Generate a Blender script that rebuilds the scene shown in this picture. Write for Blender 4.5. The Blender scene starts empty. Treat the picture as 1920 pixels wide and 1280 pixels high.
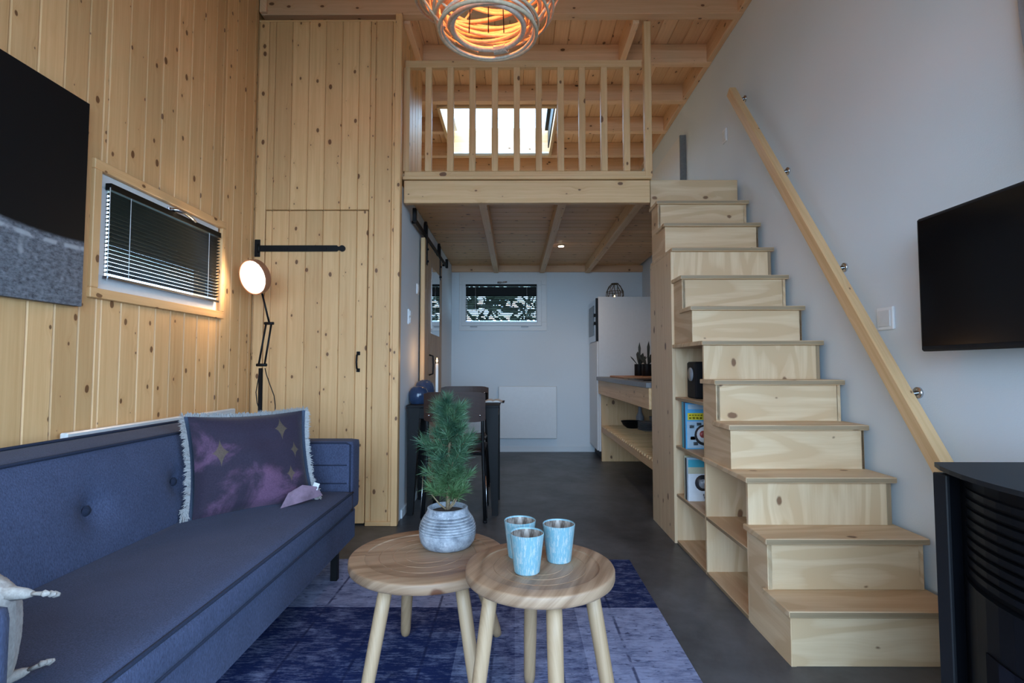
import bpy, bmesh, math, random
from mathutils import Vector, Matrix
random.seed(7)
S = bpy.context.scene
COL = S.collection
PI = math.pi

# ------------------------------------------------------------------ camera
F = 975.0
CAMZ = 1.02
cam_d = bpy.data.cameras.new('camera'); cam = bpy.data.objects.new('camera', cam_d); COL.objects.link(cam)
cam_d.sensor_width = 36.0; cam_d.lens = F*36/1920; cam_d.clip_start = 0.02
cam.location = (0, 0, CAMZ)
cam.rotation_euler = (PI/2 + math.atan(48/F), 0, math.atan(5/F))
S.camera = cam
CR = cam.rotation_euler.to_matrix()
def P(px, py, axis, val):
    """photo pixel -> point on the plane axis=val (0:x 1:y 2:z)"""
    d = CR @ Vector(((px-960)/F, (640-py)/F, -1.0))
    o = cam.location
    t = (val - o[axis]) / d[axis]
    return Vector((o.x+d.x*t, o.y+d.y*t, o.z+d.z*t))

# ------------------------------------------------------------------ world, light, exposure
W = bpy.data.worlds.new('world'); S.world = W; W.use_nodes = True
bg = W.node_tree.nodes['Background']
bg.inputs[0].default_value = (0.47, 0.71, 1.0, 1); bg.inputs[1].default_value = 5.4
S.view_settings.view_transform = 'Standard'; S.view_settings.look = 'None'
S.view_settings.gamma = 1; S.view_settings.use_curve_mapping = False
S.view_settings.exposure = 1.15
XRW = 1.69
def portal(name, loc, rot, sx, sy):
    l = bpy.data.lights.new(name, 'AREA'); l.shape = 'RECTANGLE'; l.size = sx; l.size_y = sy
    l.cycles.is_portal = True
    o = bpy.data.objects.new(name, l); COL.objects.link(o); o.location = loc; o.rotation_euler = rot
portal('daylight_glass_doors', (-0.08, -1.32, 1.35), (PI/2, 0, 0), 2.9, 2.5)
portal('daylight_side_window', (XRW, -0.10, 1.35), (PI/2, 0, PI/2), 1.7, 2.2)
portal('daylight_skylight', (-0.15, 5.25, 3.85), (0, 0, 0), 1.05, 1.1)

# ------------------------------------------------------------------ room numbers
XL, XR = -1.73, 1.56
YF, YC, YB = -1.30, 3.40, 6.33
XW = -0.77            # white wall under the loft / side of the closet
ZC, ZJ = 3.57, 3.42   # ceiling boards, joist undersides
ZL = 2.30             # loft floor top
XS0, XS1 = 0.945, 1.525   # stair sides

# ------------------------------------------------------------------ node helpers
def new_mat(name):
    m = bpy.data.materials.new(name); m.use_nodes = True
    nt = m.node_tree; return m, nt, nt.nodes['Principled BSDF']
def N(nt, t, **kw):
    n = nt.nodes.new(t)
    for k, v in kw.items(): setattr(n, k, v)
    return n
def inp(nt, sock, v):
    if isinstance(v, bpy.types.NodeSocket): nt.links.new(v, sock)
    elif v is not None: sock.default_value = v
def mth(nt, op, a, b=None, c=None, clamp=False):
    n = N(nt, 'ShaderNodeMath', operation=op); n.use_clamp = clamp
    inp(nt, n.inputs[0], a); inp(nt, n.inputs[1], b)
    if c is not None: inp(nt, n.inputs[2], c)
    return n.outputs[0]
def mixc(nt, fac, a, b, blend='MIX'):
    n = N(nt, 'ShaderNodeMix', data_type='RGBA', blend_type=blend)
    inp(nt, n.inputs[0], fac)
    for s, v in ((n.inputs[6], a), (n.inputs[7], b)):
        if isinstance(v, tuple) and len(v) == 3: v = v + (1,)
        inp(nt, s, v)
    return n.outputs[2]
def rng(nt, v, a, b, c, d, smooth=False):
    n = N(nt, 'ShaderNodeMapRange'); n.clamp = True
    if smooth: n.interpolation_type = 'SMOOTHSTEP'
    for i, x in enumerate((v, a, b, c, d)): inp(nt, n.inputs[i], x)
    return n.outputs[0]
def comb(nt, x, y, z):
    n = N(nt, 'ShaderNodeCombineXYZ'); inp(nt, n.inputs[0], x); inp(nt, n.inputs[1], y); inp(nt, n.inputs[2], z)
    return n.outputs[0]
def noise(nt, vec, scale, detail=3, rough=0.5, dist=0.0):
    n = N(nt, 'ShaderNodeTexNoise'); inp(nt, n.inputs['Vector'], vec)
    n.inputs['Scale'].default_value = scale; n.inputs['Detail'].default_value = detail
    n.inputs['Roughness'].default_value = rough; n.inputs['Distortion'].default_value = dist
    return n.outputs['Fac']
def bump(nt, b, h, strength, dist=0.002):
    n = N(nt, 'ShaderNodeBump'); n.inputs['Strength'].default_value = strength; n.inputs['Distance'].default_value = dist
    nt.links.new(h, n.inputs['Height']); nt.links.new(n.outputs[0], b.inputs['Normal'])
def objco(nt):
    t = N(nt, 'ShaderNodeTexCoord'); s = N(nt, 'ShaderNodeSeparateXYZ'); nt.links.new(t.outputs['Object'], s.inputs[0])
    return t.outputs['Object'], s.outputs

def plain(name, col, rough=0.5, metal=0.0, var=0.0, vscale=30, spec=0.5, emit=None, estr=0, bmp=0.0):
    m, nt, b = new_mat(name)
    b.inputs['Roughness'].default_value = rough; b.inputs['Metallic'].default_value = metal
    b.inputs['Specular IOR Level'].default_value = spec
    co, _ = objco(nt)
    nz = noise(nt, co, vscale, 4, 0.6)
    k = rng(nt, nz, 0.3, 0.7, 1-var, 1+var)
    c = mixc(nt, 1.0, col, comb(nt, k, k, k), 'MULTIPLY')
    nt.links.new(c, b.inputs['Base Color'])
    if bmp: bump(nt, b, nz, bmp)
    if emit: b.inputs['Emission Color'].default_value = emit + (1,); b.inputs['Emission Strength'].default_value = estr
    return m

def wood(name, axis, light, dark, knots=7.0, kmax=0.085, tint=0.12, fine=55, contour=0.0, rough=0.5, knotcol=(0.10, 0.026, 0.007)):
    m, nt, b = new_mat(name)
    co, s = objco(nt)
    oi = N(nt, 'ShaderNodeObjectInfo'); r = oi.outputs['Random']
    a = 'XYZ'.index(axis); o = [i for i in range(3) if i != a]
    al = mth(nt, 'ADD', s[a], mth(nt, 'MULTIPLY', r, 57.0))
    cr = mth(nt, 'ADD', mth(nt, 'ADD', s[o[0]], s[o[1]]), mth(nt, 'MULTIPLY', r, 23.0))
    halo = 0.0; km = None
    if knots:
        v = N(nt, 'ShaderNodeTexVoronoi', voronoi_dimensions='2D')
        v.inputs['Scale'].default_value = 1.0
        wob = mth(nt, 'MULTIPLY', noise(nt, co, 30, 2), 0.06)
        nt.links.new(comb(nt, mth(nt, 'ADD', mth(nt, 'MULTIPLY', cr, knots), wob), mth(nt, 'MULTIPLY', al, knots*0.62), 0.0), v.inputs['Vector'])
        sc = N(nt, 'ShaderNodeSeparateColor'); nt.links.new(v.outputs['Color'], sc.inputs[0])
        rad = mth(nt, 'MULTIPLY', mth(nt, 'POWER', sc.outputs[0], 2.0), kmax)
        km = rng(nt, mth(nt, 'SUBTRACT', v.outputs['Distance'], rad), -0.008, 0.022, 1.0, 0.0, True)
        km = mth(nt, 'MULTIPLY', km, mth(nt, 'GREATER_THAN', sc.outputs[0], 0.25))
        halo = rng(nt, v.outputs['Distance'], 0.0, 0.30, 1.0, 0.0, True)
        halo = mth(nt, 'MULTIPLY', halo, sc.outputs[0])
    crd = mth(nt, 'ADD', cr, mth(nt, 'MULTIPLY', halo, 0.03))
    g1 = noise(nt, comb(nt, mth(nt, 'MULTIPLY', crd, fine), 0.0, mth(nt, 'MULTIPLY', al, 1.3)), 1.0, 3, 0.6)
    g2 = noise(nt, comb(nt, mth(nt, 'MULTIPLY', crd, fine*4), 3.0, mth(nt, 'MULTIPLY', al, 7.0)), 1.0, 2, 0.6)
    g = mth(nt, 'ADD', mth(nt, 'MULTIPLY', g1, 0.75), mth(nt, 'MULTIPLY', g2, 0.25))
    if contour:
        big = noise(nt, comb(nt, mth(nt, 'MULTIPLY', crd, 5.5), 7.0, mth(nt, 'MULTIPLY', al, 0.9)), 1.0, 1, 0.4, 0.3)
        ring = mth(nt, 'SINE', mth(nt, 'MULTIPLY', big, 44.0))
        ring = mth(nt, 'POWER', mth(nt, 'MULTIPLY_ADD', ring, 0.5, 0.5), 3.0)
        g = mth(nt, 'SUBTRACT', g, mth(nt, 'MULTIPLY', ring, contour))
    f = rng(nt, g, 0.28, 0.68, 0.0, 1.0)
    c = mixc(nt, f, dark, light)
    tv = mth(nt, 'MULTIPLY_ADD', r, tint*2, 1.0-tint)
    c = mixc(nt, 1.0, c, comb(nt, tv, mth(nt, 'MULTIPLY_ADD', tv, 1.1, -0.1), mth(nt, 'MULTIPLY_ADD', tv, 1.25, -0.25)), 'MULTIPLY')
    if knots:
        c = mixc(nt, mth(nt, 'MULTIPLY', halo, 0.28), c, (dark[0]*0.8, dark[1]*0.65, dark[2]*0.5))
        c = mixc(nt, mth(nt, 'MULTIPLY', km, 0.85), c, knotcol)
    nt.links.new(c, b.inputs['Base Color'])
    b.inputs['Roughness'].default_value = rough
    bump(nt, b, g, 0.12, 0.001)
    return m

PL, PD = (0.80, 0.49, 0.232), (0.655, 0.355, 0.145)          # varnished spruce
CL, CD = (0.87, 0.555, 0.34), (0.72, 0.42, 0.23)            # roof boards, slightly redder
YL, YD = (0.78, 0.58, 0.37), (0.64, 0.43, 0.245)            # pine plywood
M = {}
for ax in 'XYZ':
    M['pine'+ax] = wood('pine_'+ax, ax, PL, PD, knots=9.5, kmax=0.10)
    M['roof'+ax] = wood('roof_pine_'+ax, ax, CL, CD, knots=8)
    M['ply'+ax] = wood('plywood_'+ax, ax, YL, YD, knots=4.2, kmax=0.055, tint=0.06, fine=26, contour=0.55, rough=0.6, knotcol=(0.15, 0.055, 0.02))
    M['beam'+ax] = wood('beam_'+ax, ax, (0.79, 0.525, 0.28), (0.64, 0.375, 0.165), knots=6, tint=0.07)
    M['plyend'+ax] = wood('ply_edge_'+ax, ax, (0.42, 0.30, 0.18), (0.25, 0.165, 0.09), knots=0, tint=0.05, fine=160)
M['plypanel'] = wood('pine_panel', 'Z', YL, YD, knots=8, kmax=0.12, tint=0.04, fine=40, knotcol=(0.12, 0.04, 0.015))
M['tabletop'] = wood('mango_wood', 'X', (0.41, 0.265, 0.165), (0.22, 0.125, 0.07), knots=2.5, kmax=0.04, tint=0.08, fine=45, contour=0.2, rough=0.5)
M['tableleg'] = wood('mango_leg', 'Z', (0.47, 0.315, 0.185), (0.31, 0.19, 0.10), knots=0, tint=0.08, fine=70)
M['walnut'] = wood('dark_walnut', 'X', (0.045, 0.016, 0.009), (0.022, 0.008, 0.005), knots=0, tint=0.05, fine=70, rough=0.5)
M['oldpine'] = wood('aged_pine_door', 'Z', (0.50, 0.34, 0.20), (0.36, 0.22, 0.12), knots=6)
M['cut'] = wood('cutting_board', 'Y', (0.48, 0.23, 0.11), (0.34, 0.15, 0.07), knots=0)

def wallpaper():
    m, nt, b = new_mat('white_wallpaper')
    co, s = objco(nt)
    n1 = noise(nt, co, 150, 3, 0.6); n2 = noise(nt, co, 1.2, 2)
    k = rng(nt, n2, 0.3, 0.7, 0.97, 1.03)
    nt.links.new(mixc(nt, 1.0, (0.72, 0.765, 0.80), comb(nt, k, k, k), 'MULTIPLY'), b.inputs['Base Color'])
    b.inputs['Roughness'].default_value = 0.75
    bump(nt, b, n1, 0.25, 0.002)
    return m
M['wall'] = wallpaper()
def floor_mat():
    m, nt, b = new_mat('dark_concrete_vinyl')
    co, s = objco(nt)
    n1 = noise(nt, co, 1.7, 6, 0.62, 0.4); n2 = noise(nt, co, 9, 5, 0.65)
    f = rng(nt, mth(nt, 'ADD', mth(nt, 'MULTIPLY', n1, 0.7), mth(nt, 'MULTIPLY', n2, 0.3)), 0.36, 0.64, 0, 1)
    nt.links.new(mixc(nt, f, (0.030, 0.031, 0.035), (0.125, 0.128, 0.138)), b.inputs['Base Color'])
    b.inputs['Roughness'].default_value = 0.42
    bump(nt, b, n2, 0.08, 0.002)
    return m
M['floor'] = floor_mat()
def fabric(name, col, var=0.25, scale=420, rough=0.9, sheen=0.25, b_=0.35):
    m, nt, b = new_mat(name)
    co, s = objco(nt)
    nx = noise(nt, comb(nt, mth(nt, 'MULTIPLY', s[0], scale), mth(nt, 'MULTIPLY', s[1], scale), mth(nt, 'MULTIPLY', s[2], scale*0.35)), 1.0, 2, 0.7)
    n2 = noise(nt, co, 9, 3)
    k = mth(nt, 'MULTIPLY', rng(nt, nx, 0.25, 0.75, 1-var, 1+var), rng(nt, n2, 0.3, 0.7, 0.93, 1.07))
    nt.links.new(mixc(nt, 1.0, col, comb(nt, k, k, k), 'MULTIPLY'), b.inputs['Base Color'])
    b.inputs['Roughness'].default_value = rough; b.inputs['Sheen Weight'].default_value = sheen
    b.inputs['Specular IOR Level'].default_value = 0.2
    bump(nt, b, nx, b_, 0.001)
    return m
M['sofa'] = fabric('blue_grey_weave', (0.056, 0.068, 0.122), 0.4, 300, sheen=0.03)
M['piping'] = fabric('dark_blue_piping', (0.022, 0.028, 0.052), sheen=0.02)
M['knit'] = fabric('cream_knit', (0.36, 0.315, 0.285), 0.22, 140, b_=0.9, sheen=0.05)
M['fringe'] = fabric('pale_fringe', (0.42, 0.41, 0.41), 0.15, 200, sheen=0.05)
M['curtain'] = fabric('grey_curtain', (0.36, 0.38, 0.42), 0.1)
M['cush_back'] = fabric('slate_velvet', (0.06, 0.08, 0.125), sheen=0.05)
M['black'] = plain('black_steel', (0.006, 0.006, 0.007), 0.5, 0.0, 0.1, spec=0.22)
M['blackm'] = plain('black_matt', (0.008, 0.008, 0.010), 0.6, var=0.1, spec=0.25)
M['stove'] = plain('black_stove_steel', (0.0045, 0.005, 0.007), 0.42, var=0.1, spec=0.2)
M['stovetop'] = plain('stove_top_steel', (0.012, 0.013, 0.016), 0.5, var=0.08, spec=0.35)
M['screen'] = plain('dark_screen', (0.003, 0.003, 0.004), 0.16, spec=0.3)
M['glassblk'] = plain('stove_glass', (0.003, 0.003, 0.005), 0.12, spec=0.2)
M['white'] = plain('white_lacquer', (0.74, 0.745, 0.75), 0.35, var=0.02)
M['whitep'] = plain('white_plastic', (0.88, 0.89, 0.90), 0.3, var=0.02)
M['cab'] = plain('white_cabinet', (0.70, 0.69, 0.685), 0.4, var=0.02)
M['chrome'] = plain('brushed_steel', (0.62, 0.63, 0.65), 0.25, 1.0, 0.05)
M['chromed'] = plain('dark_chrome', (0.20, 0.21, 0.25), 0.2, 1.0, 0.05)
M['slat'] = plain('dark_blind_slat', (0.004, 0.0038, 0.0036), 0.5, var=0.08, spec=0.15)
M['cord'] = plain('white_ladder_cord', (0.6, 0.6, 0.6), 0.8)
M['counter'] = plain('grey_worktop', (0.17, 0.17, 0.175), 0.4, var=0.12, vscale=40)
M['vase'] = plain('blue_glaze', (0.028, 0.05, 0.105), 0.12, var=0.25, vscale=14)
M['candle'] = plain('white_wax', (0.8, 0.78, 0.74), 0.45)
M['flame'] = plain('candle_flame', (1, 0.6, 0.25), 0.5, emit=(1, 0.5, 0.18), estr=9)
M['soil'] = plain('potting_soil', (0.035, 0.022, 0.017), 0.95, var=0.5, vscale=120, bmp=1.0)
M['bark'] = plain('pine_bark', (0.22, 0.15, 0.085), 0.9, var=0.3, vscale=80)
M['rattan'] = plain('rattan', (0.60, 0.45, 0.31), 0.55, var=0.2, vscale=60)
M['rattanw'] = plain('pale_rattan_wrap', (0.66, 0.58, 0.49), 0.6, var=0.2, vscale=90)
M['copper'] = plain('copper_brown_shell', (0.34, 0.145, 0.075), 0.4, 0.2, 0.1)
M['lampglow'] = plain('lamp_diffuser', (1, 0.95, 0.85), 0.5, emit=(1.0, 0.86, 0.66), estr=5)
M['bulb'] = plain('warm_bulb', (1, 0.7, 0.35), 0.5, emit=(1.0, 0.36, 0.10), estr=8)
M['spotglow'] = plain('spot_glow', (1, 0.9, 0.75), 0.5, emit=(1.0, 0.84, 0.62), estr=7)
M['mirror'] = plain('mirror_glass', (0.75, 0.77, 0.78), 0.03, 1.0)
M['plate'] = plain('grey_stoneware', (0.30, 0.31, 0.34), 0.3, var=0.1)
M['dkleaf'] = plain('dark_leaf', (0.045, 0.048, 0.04), 0.6, var=0.3)
M['bronze'] = plain('dark_bronze_wire', (0.10, 0.075, 0.045), 0.4, 0.7)
M['paper'] = plain('paper_pages', (0.66, 0.64, 0.6), 0.8, var=0.08, vscale=200)
M['ground'] = plain('garden_ground', (0.07, 0.085, 0.05), 0.95, var=0.3, vscale=2)
M['hedge'] = plain('garden_hedge', (0.035, 0.05, 0.025), 0.95, var=0.6, vscale=9)
M['roofing'] = plain('roof_membrane', (0.05, 0.05, 0.055), 0.9, var=0.1)
M['soffit'] = plain('sun_bleached_batten', (0.66, 0.58, 0.45), 0.7, var=0.06)
for nme, c in (('teal', (0.06, 0.36, 0.46)), ('cyan', (0.10, 0.42, 0.72)), ('navy', (0.02, 0.035, 0.08)), ('yellow', (0.78, 0.62, 0.04)),
               ('pwhite', (0.72, 0.73, 0.76)), ('ink', (0.03, 0.03, 0.035)), ('pred', (0.42, 0.08, 0.07)), ('sand', (0.52, 0.47, 0.33)), ('palebl', (0.42, 0.55, 0.66))):
    M[nme] = plain('print_'+nme, c, 0.35, var=0.05)

def glass_mat():
    m, nt, b = new_mat('window_glass')
    out = [n for n in nt.nodes if n.type == 'OUTPUT_MATERIAL'][0]
    t = N(nt, 'ShaderNodeBsdfTransparent'); t.inputs[0].default_value = (0.92, 0.95, 0.95, 1)
    g = N(nt, 'ShaderNodeBsdfGlossy'); g.inputs['Roughness'].default_value = 0.02
    mx = N(nt, 'ShaderNodeMixShader'); mx.inputs[0].default_value = 0.06
    nt.links.new(t.outputs[0], mx.inputs[1]); nt.links.new(g.outputs[0], mx.inputs[2]); nt.links.new(mx.outputs[0], out.inputs[0])
    return m
M['glass'] = glass_mat()

# ------------------------------------------------------------------ mesh helpers
def mesh_from(verts, faces, name='mesh', smooth=False):
    me = bpy.data.meshes.new(name); me.from_pydata([tuple(v) for v in verts], [], faces); me.update()
    if smooth:
        for p in me.polygons: p.use_smooth = True
    return me
def bm_mesh(bm, name='mesh', smooth=False):
    bmesh.ops.recalc_face_normals(bm, faces=bm.faces)
    me = bpy.data.meshes.new(name); bm.to_mesh(me); bm.free()
    if smooth:
        for p in me.polygons: p.use_smooth = True
    return me
def obj(name, me, mat, parent=None, loc=(0, 0, 0), rot=None):
    o = bpy.data.objects.new(name, me); COL.objects.link(o)
    if mat is not None and not me.materials:
        me.materials.append(M[mat] if isinstance(mat, str) else mat)
    o.location = loc
    if rot: o.rotation_euler = rot
    if parent: o.parent = parent
    return o
def tag(o, label=None, cat=None, group=None, kind=None):
    if label: o['label'] = label
    if cat: o['category'] = cat
    if group: o['group'] = group
    if kind: o['kind'] = kind
    return o
def thing(name, label, cat, loc=(0, 0, 0), rotz=0, group=None):
    o = bpy.data.objects.new(name, None); COL.objects.link(o); o.location = loc; o.rotation_euler = (0, 0, rotz)
    o.empty_display_size = 0.05
    return tag(o, label, cat, group)
_bc = {}
def box_mesh(sx, sy, sz, bev, mat):
    key = (round(sx, 4), round(sy, 4), round(sz, 4), bev, mat)
    if key in _bc: return _bc[key]
    bm = bmesh.new(); bmesh.ops.create_cube(bm, size=1)
    for v in bm.verts: v.co = Vector((v.co.x*sx, v.co.y*sy, v.co.z*sz))
    if bev: bmesh.ops.bevel(bm, geom=list(bm.edges), offset=min(bev, min(sx, sy, sz)*0.45), segments=1, affect='EDGES', profile=0.5)
    me = bm_mesh(bm, 'box'); me.materials.append(M[mat]); _bc[key] = me
    return me
def pl(parent):
    v = Vector((0, 0, 0)); p = parent
    while p is not None: v += p.location; p = p.parent
    return v
def box(name, x0, x1, y0, y1, z0, z1, mat, parent=None, bev=0.003, local=False):
    """axis aligned box in world coordinates (or in the parent's when local)"""
    me = box_mesh(abs(x1-x0), abs(y1-y0), abs(z1-z0), bev, mat)
    c = Vector(((x0+x1)/2, (y0+y1)/2, (z0+z1)/2))
    if parent is not None and not local: c -= pl(parent)
    return obj(name, me, None, parent, c)
def prism(name, poly, axis, a0, a1, mat, parent=None, local=False, bev=0.0):
    """polygon of 2-D points in the plane normal to axis, extruded a0..a1; world coords"""
    bm = bmesh.new()
    def mk(p, a):
        return {0: (a, p[0], p[1]), 1: (p[0], a, p[1]), 2: (p[0], p[1], a)}[axis]
    lo = [bm.verts.new(mk(p, a0)) for p in poly]; hi = [bm.verts.new(mk(p, a1)) for p in poly]
    n = len(poly)
    bm.faces.new(lo); bm.faces.new(hi[::-1])
    for i in range(n): bm.faces.new((lo[i], hi[i], hi[(i+1) % n], lo[(i+1) % n]))
    c = sum((v.co for v in bm.verts), Vector())/len(bm.verts)
    for v in bm.verts: v.co -= c
    bmesh.ops.recalc_face_normals(bm, faces=bm.faces)
    if bev: bmesh.ops.bevel(bm, geom=list(bm.edges), offset=bev, segments=1, affect='EDGES')
    if parent is not None and not local: c = c - pl(parent)
    return obj(name, bm_mesh(bm), mat, parent, c)
def tube_mesh(pts, r, seg=8, closed=False, cap=True, smooth=True, flat=1.0):
    pts = [Vector(p) for p in pts]; n = len(pts)
    rr = r if isinstance(r, (list, tuple)) else [r]*n
    V, Fc = [], []
    prev = None
    for i, p in enumerate(pts):
        if closed: t = pts[(i+1) % n]-pts[i-1]
        else: t = pts[min(i+1, n-1)]-pts[max(i-1, 0)]
        t.normalize()
        if prev is None:
            up = Vector((0, 0, 1)) if abs(t.z) < 0.9 else Vector((1, 0, 0))
            u = t.cross(up).normalized()
        else:
            u = (prev-t*prev.dot(t)).normalized()
        prev = u; w = t.cross(u)
        for k in range(seg):
            a = 2*PI*k/seg
            V.append(p+(u*math.cos(a)+w*math.sin(a)*flat)*rr[i])
    m = n if closed else n-1
    for i in range(m):
        for k in range(seg):
            a, b = i*seg+k, i*seg+(k+1) % seg
            c, d = ((i+1) % n)*seg+(k+1) % seg, ((i+1) % n)*seg+k
            Fc.append((a, b, c, d))
    if cap and not closed:
        Fc.append(tuple(range(seg))[::-1]); Fc.append(tuple((n-1)*seg+k for k in range(seg)))
    return V, Fc
def tube(name, pts, r, mat, parent=None, seg=8, closed=False, local=False, flat=1.0):
    off = Vector((0, 0, 0)) if (parent is None or local) else pl(parent)
    V, Fc = tube_mesh([Vector(p)-off for p in pts], r, seg, closed, flat=flat)
    return obj(name, mesh_from(V, Fc, smooth=True), mat, parent)
def lathe_mesh(prof, seg=32, smooth=True):
    V, Fc = [], []
    n = len(prof)
    for r, z in prof:
        for k in range(seg):
            a = 2*PI*k/seg; V.append((r*math.cos(a), r*math.sin(a), z))
    for i in range(n-1):
        for k in range(seg):
            Fc.append((i*seg+k, i*seg+(k+1) % seg, (i+1)*seg+(k+1) % seg, (i+1)*seg+k))
    Fc.append(tuple(range(seg))[::-1]); Fc.append(tuple((n-1)*seg+k for k in range(seg)))
    me = mesh_from(V, Fc, smooth=smooth)
    if smooth:
        me.set_sharp_from_angle(angle=math.radians(38))
        me.polygons[-1].use_smooth = False; me.polygons[-2].use_smooth = False
    return me
def lathe(name, prof, mat, parent=None, loc=(0, 0, 0), seg=32, rot=None, smooth=True):
    return obj(name, lathe_mesh(prof, seg, smooth), mat, parent, loc, rot)
def soft_box(sx, sy, sz, r, cuts, fn=None):
    bm = bmesh.new()
    nx, ny, nz = cuts
    grid = {}
    def vert(i, j, k):
        if (i, j, k) not in grid:
            grid[(i, j, k)] = bm.verts.new((sx*(i/nx-0.5), sy*(j/ny-0.5), sz*(k/nz-0.5)))
        return grid[(i, j, k)]
    for k in (0, nz):
        for i in range(nx):
            for j in range(ny): bm.faces.new((vert(i, j, k), vert(i+1, j, k), vert(i+1, j+1, k), vert(i, j+1, k)))
    for j in (0, ny):
        for i in range(nx):
            for k in range(nz): bm.faces.new((vert(i, j, k), vert(i+1, j, k), vert(i+1, j, k+1), vert(i, j, k+1)))
    for i in (0, nx):
        for j in range(ny):
            for k in range(nz): bm.faces.new((vert(i, j, k), vert(i, j+1, k), vert(i, j+1, k+1), vert(i, j, k+1)))
    h = Vector((sx/2, sy/2, sz/2))
    for v in bm.verts:
        q = Vector([max(-(h[a]-r), min(h[a]-r, v.co[a])) for a in range(3)])
        d = v.co-q
        if d.length > 1e-6: v.co = q+d.normalized()*min(r, d.length) if d.length > r else v.co
        if fn: v.co = fn(v.co.copy())
    return bm_mesh(bm, smooth=True)
def copy_tree(o, parent=None):
    c = o.copy(); COL.objects.link(c); c.parent = parent
    for ch in list(o.children): copy_tree(ch, c)
    return c
# ================================================================== SETTING
def struct(o): o['kind'] = 'structure'; return o
struct(box('floor', XL-0.12, XR+0.12, YF-0.1, YB+0.12, -0.1, 0.0, 'floor', bev=0))
struct(box('ground', -14, 14, -14, 16, -0.32, -0.12, 'ground', bev=0))

def planks_wall(parent, axis, fixed0, fixed1, a0, a1, z0, z1, mat, holes=(), pitch=0.11, phase=0.0, name='plank', bev=0.0045):
    """vertical planks along axis (0=x,1=y); holes: list of (a0,a1,z0,z1)"""
    a = a0+phase
    edges = [a0] if phase > 1e-4 else []
    while a < a1-0.004: edges.append(a); a += pitch
    edges.append(a1)
    for e0, e1 in zip(edges[:-1], edges[1:]):
        cuts = [e0, e1]
        for h in holes:
            for e in (h[0], h[1]):
                if e0+0.004 < e < e1-0.004: cuts.append(e)
        cuts = sorted(set(cuts))
        for c0, c1 in zip(cuts[:-1], cuts[1:]):
            mid = (c0+c1)/2
            segs = [(z0, z1)]
            for h in holes:
                if h[0] < mid < h[1]:
                    ns = []
                    for s0, s1 in segs:
                        if h[2] > s0: ns.append((s0, min(s1, h[2])))
                        if h[3] < s1: ns.append((max(s0, h[3]), s1))
                    segs = [s for s in ns if s[1]-s[0] > 0.01]
            for s0, s1 in segs:
                g = 0.0008
                if axis == 1: box(name, fixed0, fixed1, c0+g, c1-g, s0, s1, mat, parent, bev)
                else: box(name, c0+g, c1-g, fixed0, fixed1, s0, s1, mat, parent, bev)

# --- left wall (spruce planks) with the window hole
wTL, wBL = P(172, 222, 0, XL), P(165, 497, 0, XL)
wTR = P(424, 357, 0, XL)
WY0, WY1 = P(182, 240, 0, XL).y, P(418, 360, 0, XL).y
WZ0, WZ1 = 1.315, 1.865
def wall_with_hole(name, x0, x1, y0, y1, z0, z1, hole, axis, mat):
    bm = bmesh.new()
    (a0, a1, h0, h1) = hole
    lo, hi = (y0, y1) if axis == 0 else (x0, x1)
    rects = [(lo, a0, z0, z1), (a1, hi, z0, z1), (a0, a1, z0, h0), (a0, a1, h1, z1)]
    for r in rects:
        m = bmesh.ops.create_cube(bm, size=1)
        for v in m['verts']:
            t = v.co
            aa = r[0] if (t.y if axis == 0 else t.x) < 0 else r[1]
            zz = r[2] if t.z < 0 else r[3]
            v.co = (x0 if t.x < 0 else x1, aa, zz) if axis == 0 else (aa, y0 if t.y < 0 else y1, zz)
    return struct(obj(name, bm_mesh(bm), mat))
HL = (WY0+0.03, WY1-0.03, WZ0+0.03, WZ1-0.03)
wl = wall_with_hole('wall_left', XL-0.14, XL-0.018, YF, YB+0.1, 0, 3.75, HL, 0, 'pineZ')
planks_wall(wl, 1, XL-0.018, XL, YF, YC, 0.0, ZC, 'pineZ', [HL], 0.1095, phase=0.062)
# --- closet front wall, with the plank door cut out of it
DX0, DX1, DZ = P(490, 700, 1, YC).x, P(687, 700, 1, YC).x, P(590, 393, 1, YC).z
CTZ = P(600, 40, 1, YC).z
cw = struct(box('wall_closet', XL-0.02, XW, YC+0.018, YC+0.10, DZ, CTZ, 'pineZ', bev=0))
box('door_post', XL-0.02, DX0, YC+0.018, YC+0.10, 0, DZ, 'pineZ', cw, 0)
box('door_post', DX1, XW, YC+0.018, YC+0.10, 0, DZ, 'pineZ', cw, 0)
PX0 = P(503, 700, 1, YC).x - 0.113*2
planks_wall(cw, 0, YC, YC+0.018, XL+0.0005, XW-0.0, 0.0, CTZ, 'pineZ', [(DX0, DX1, -0.1, DZ)], 0.113, phase=(PX0-XL) % 0.113)
box('base_strip', DX1+0.004, XW+0.004, YC-0.012, YC, 0, 0.028, 'pineX', cw)
box('corner_batten', XW-0.03, XW+0.012, YC-0.014, YC+0.03, 0.0, 3.40, 'pineZ', cw)
box('header_board', XL, XW, YC+0.10, YC+0.12, CTZ-0.05, ZC, 'roofX', cw)
box('top_batten', XL, XW-0.03, YC+0.0, YC+0.02, CTZ, CTZ+0.012, 'pineX', cw)
dr = struct(thing('door_1', None, None, ((DX0+DX1)/2, YC, 0)))
planks_wall(dr, 0, YC+0.001, YC+0.019, DX0+0.004, DX1-0.004, 0.012, DZ-0.005, 'pineZ', (), 0.113, phase=(PX0-DX0-0.004) % 0.113)
box('backing', DX0+0.006, DX1-0.006, YC+0.02, YC+0.05, 0.012, DZ-0.006, 'pineZ', dr, 0)
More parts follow.
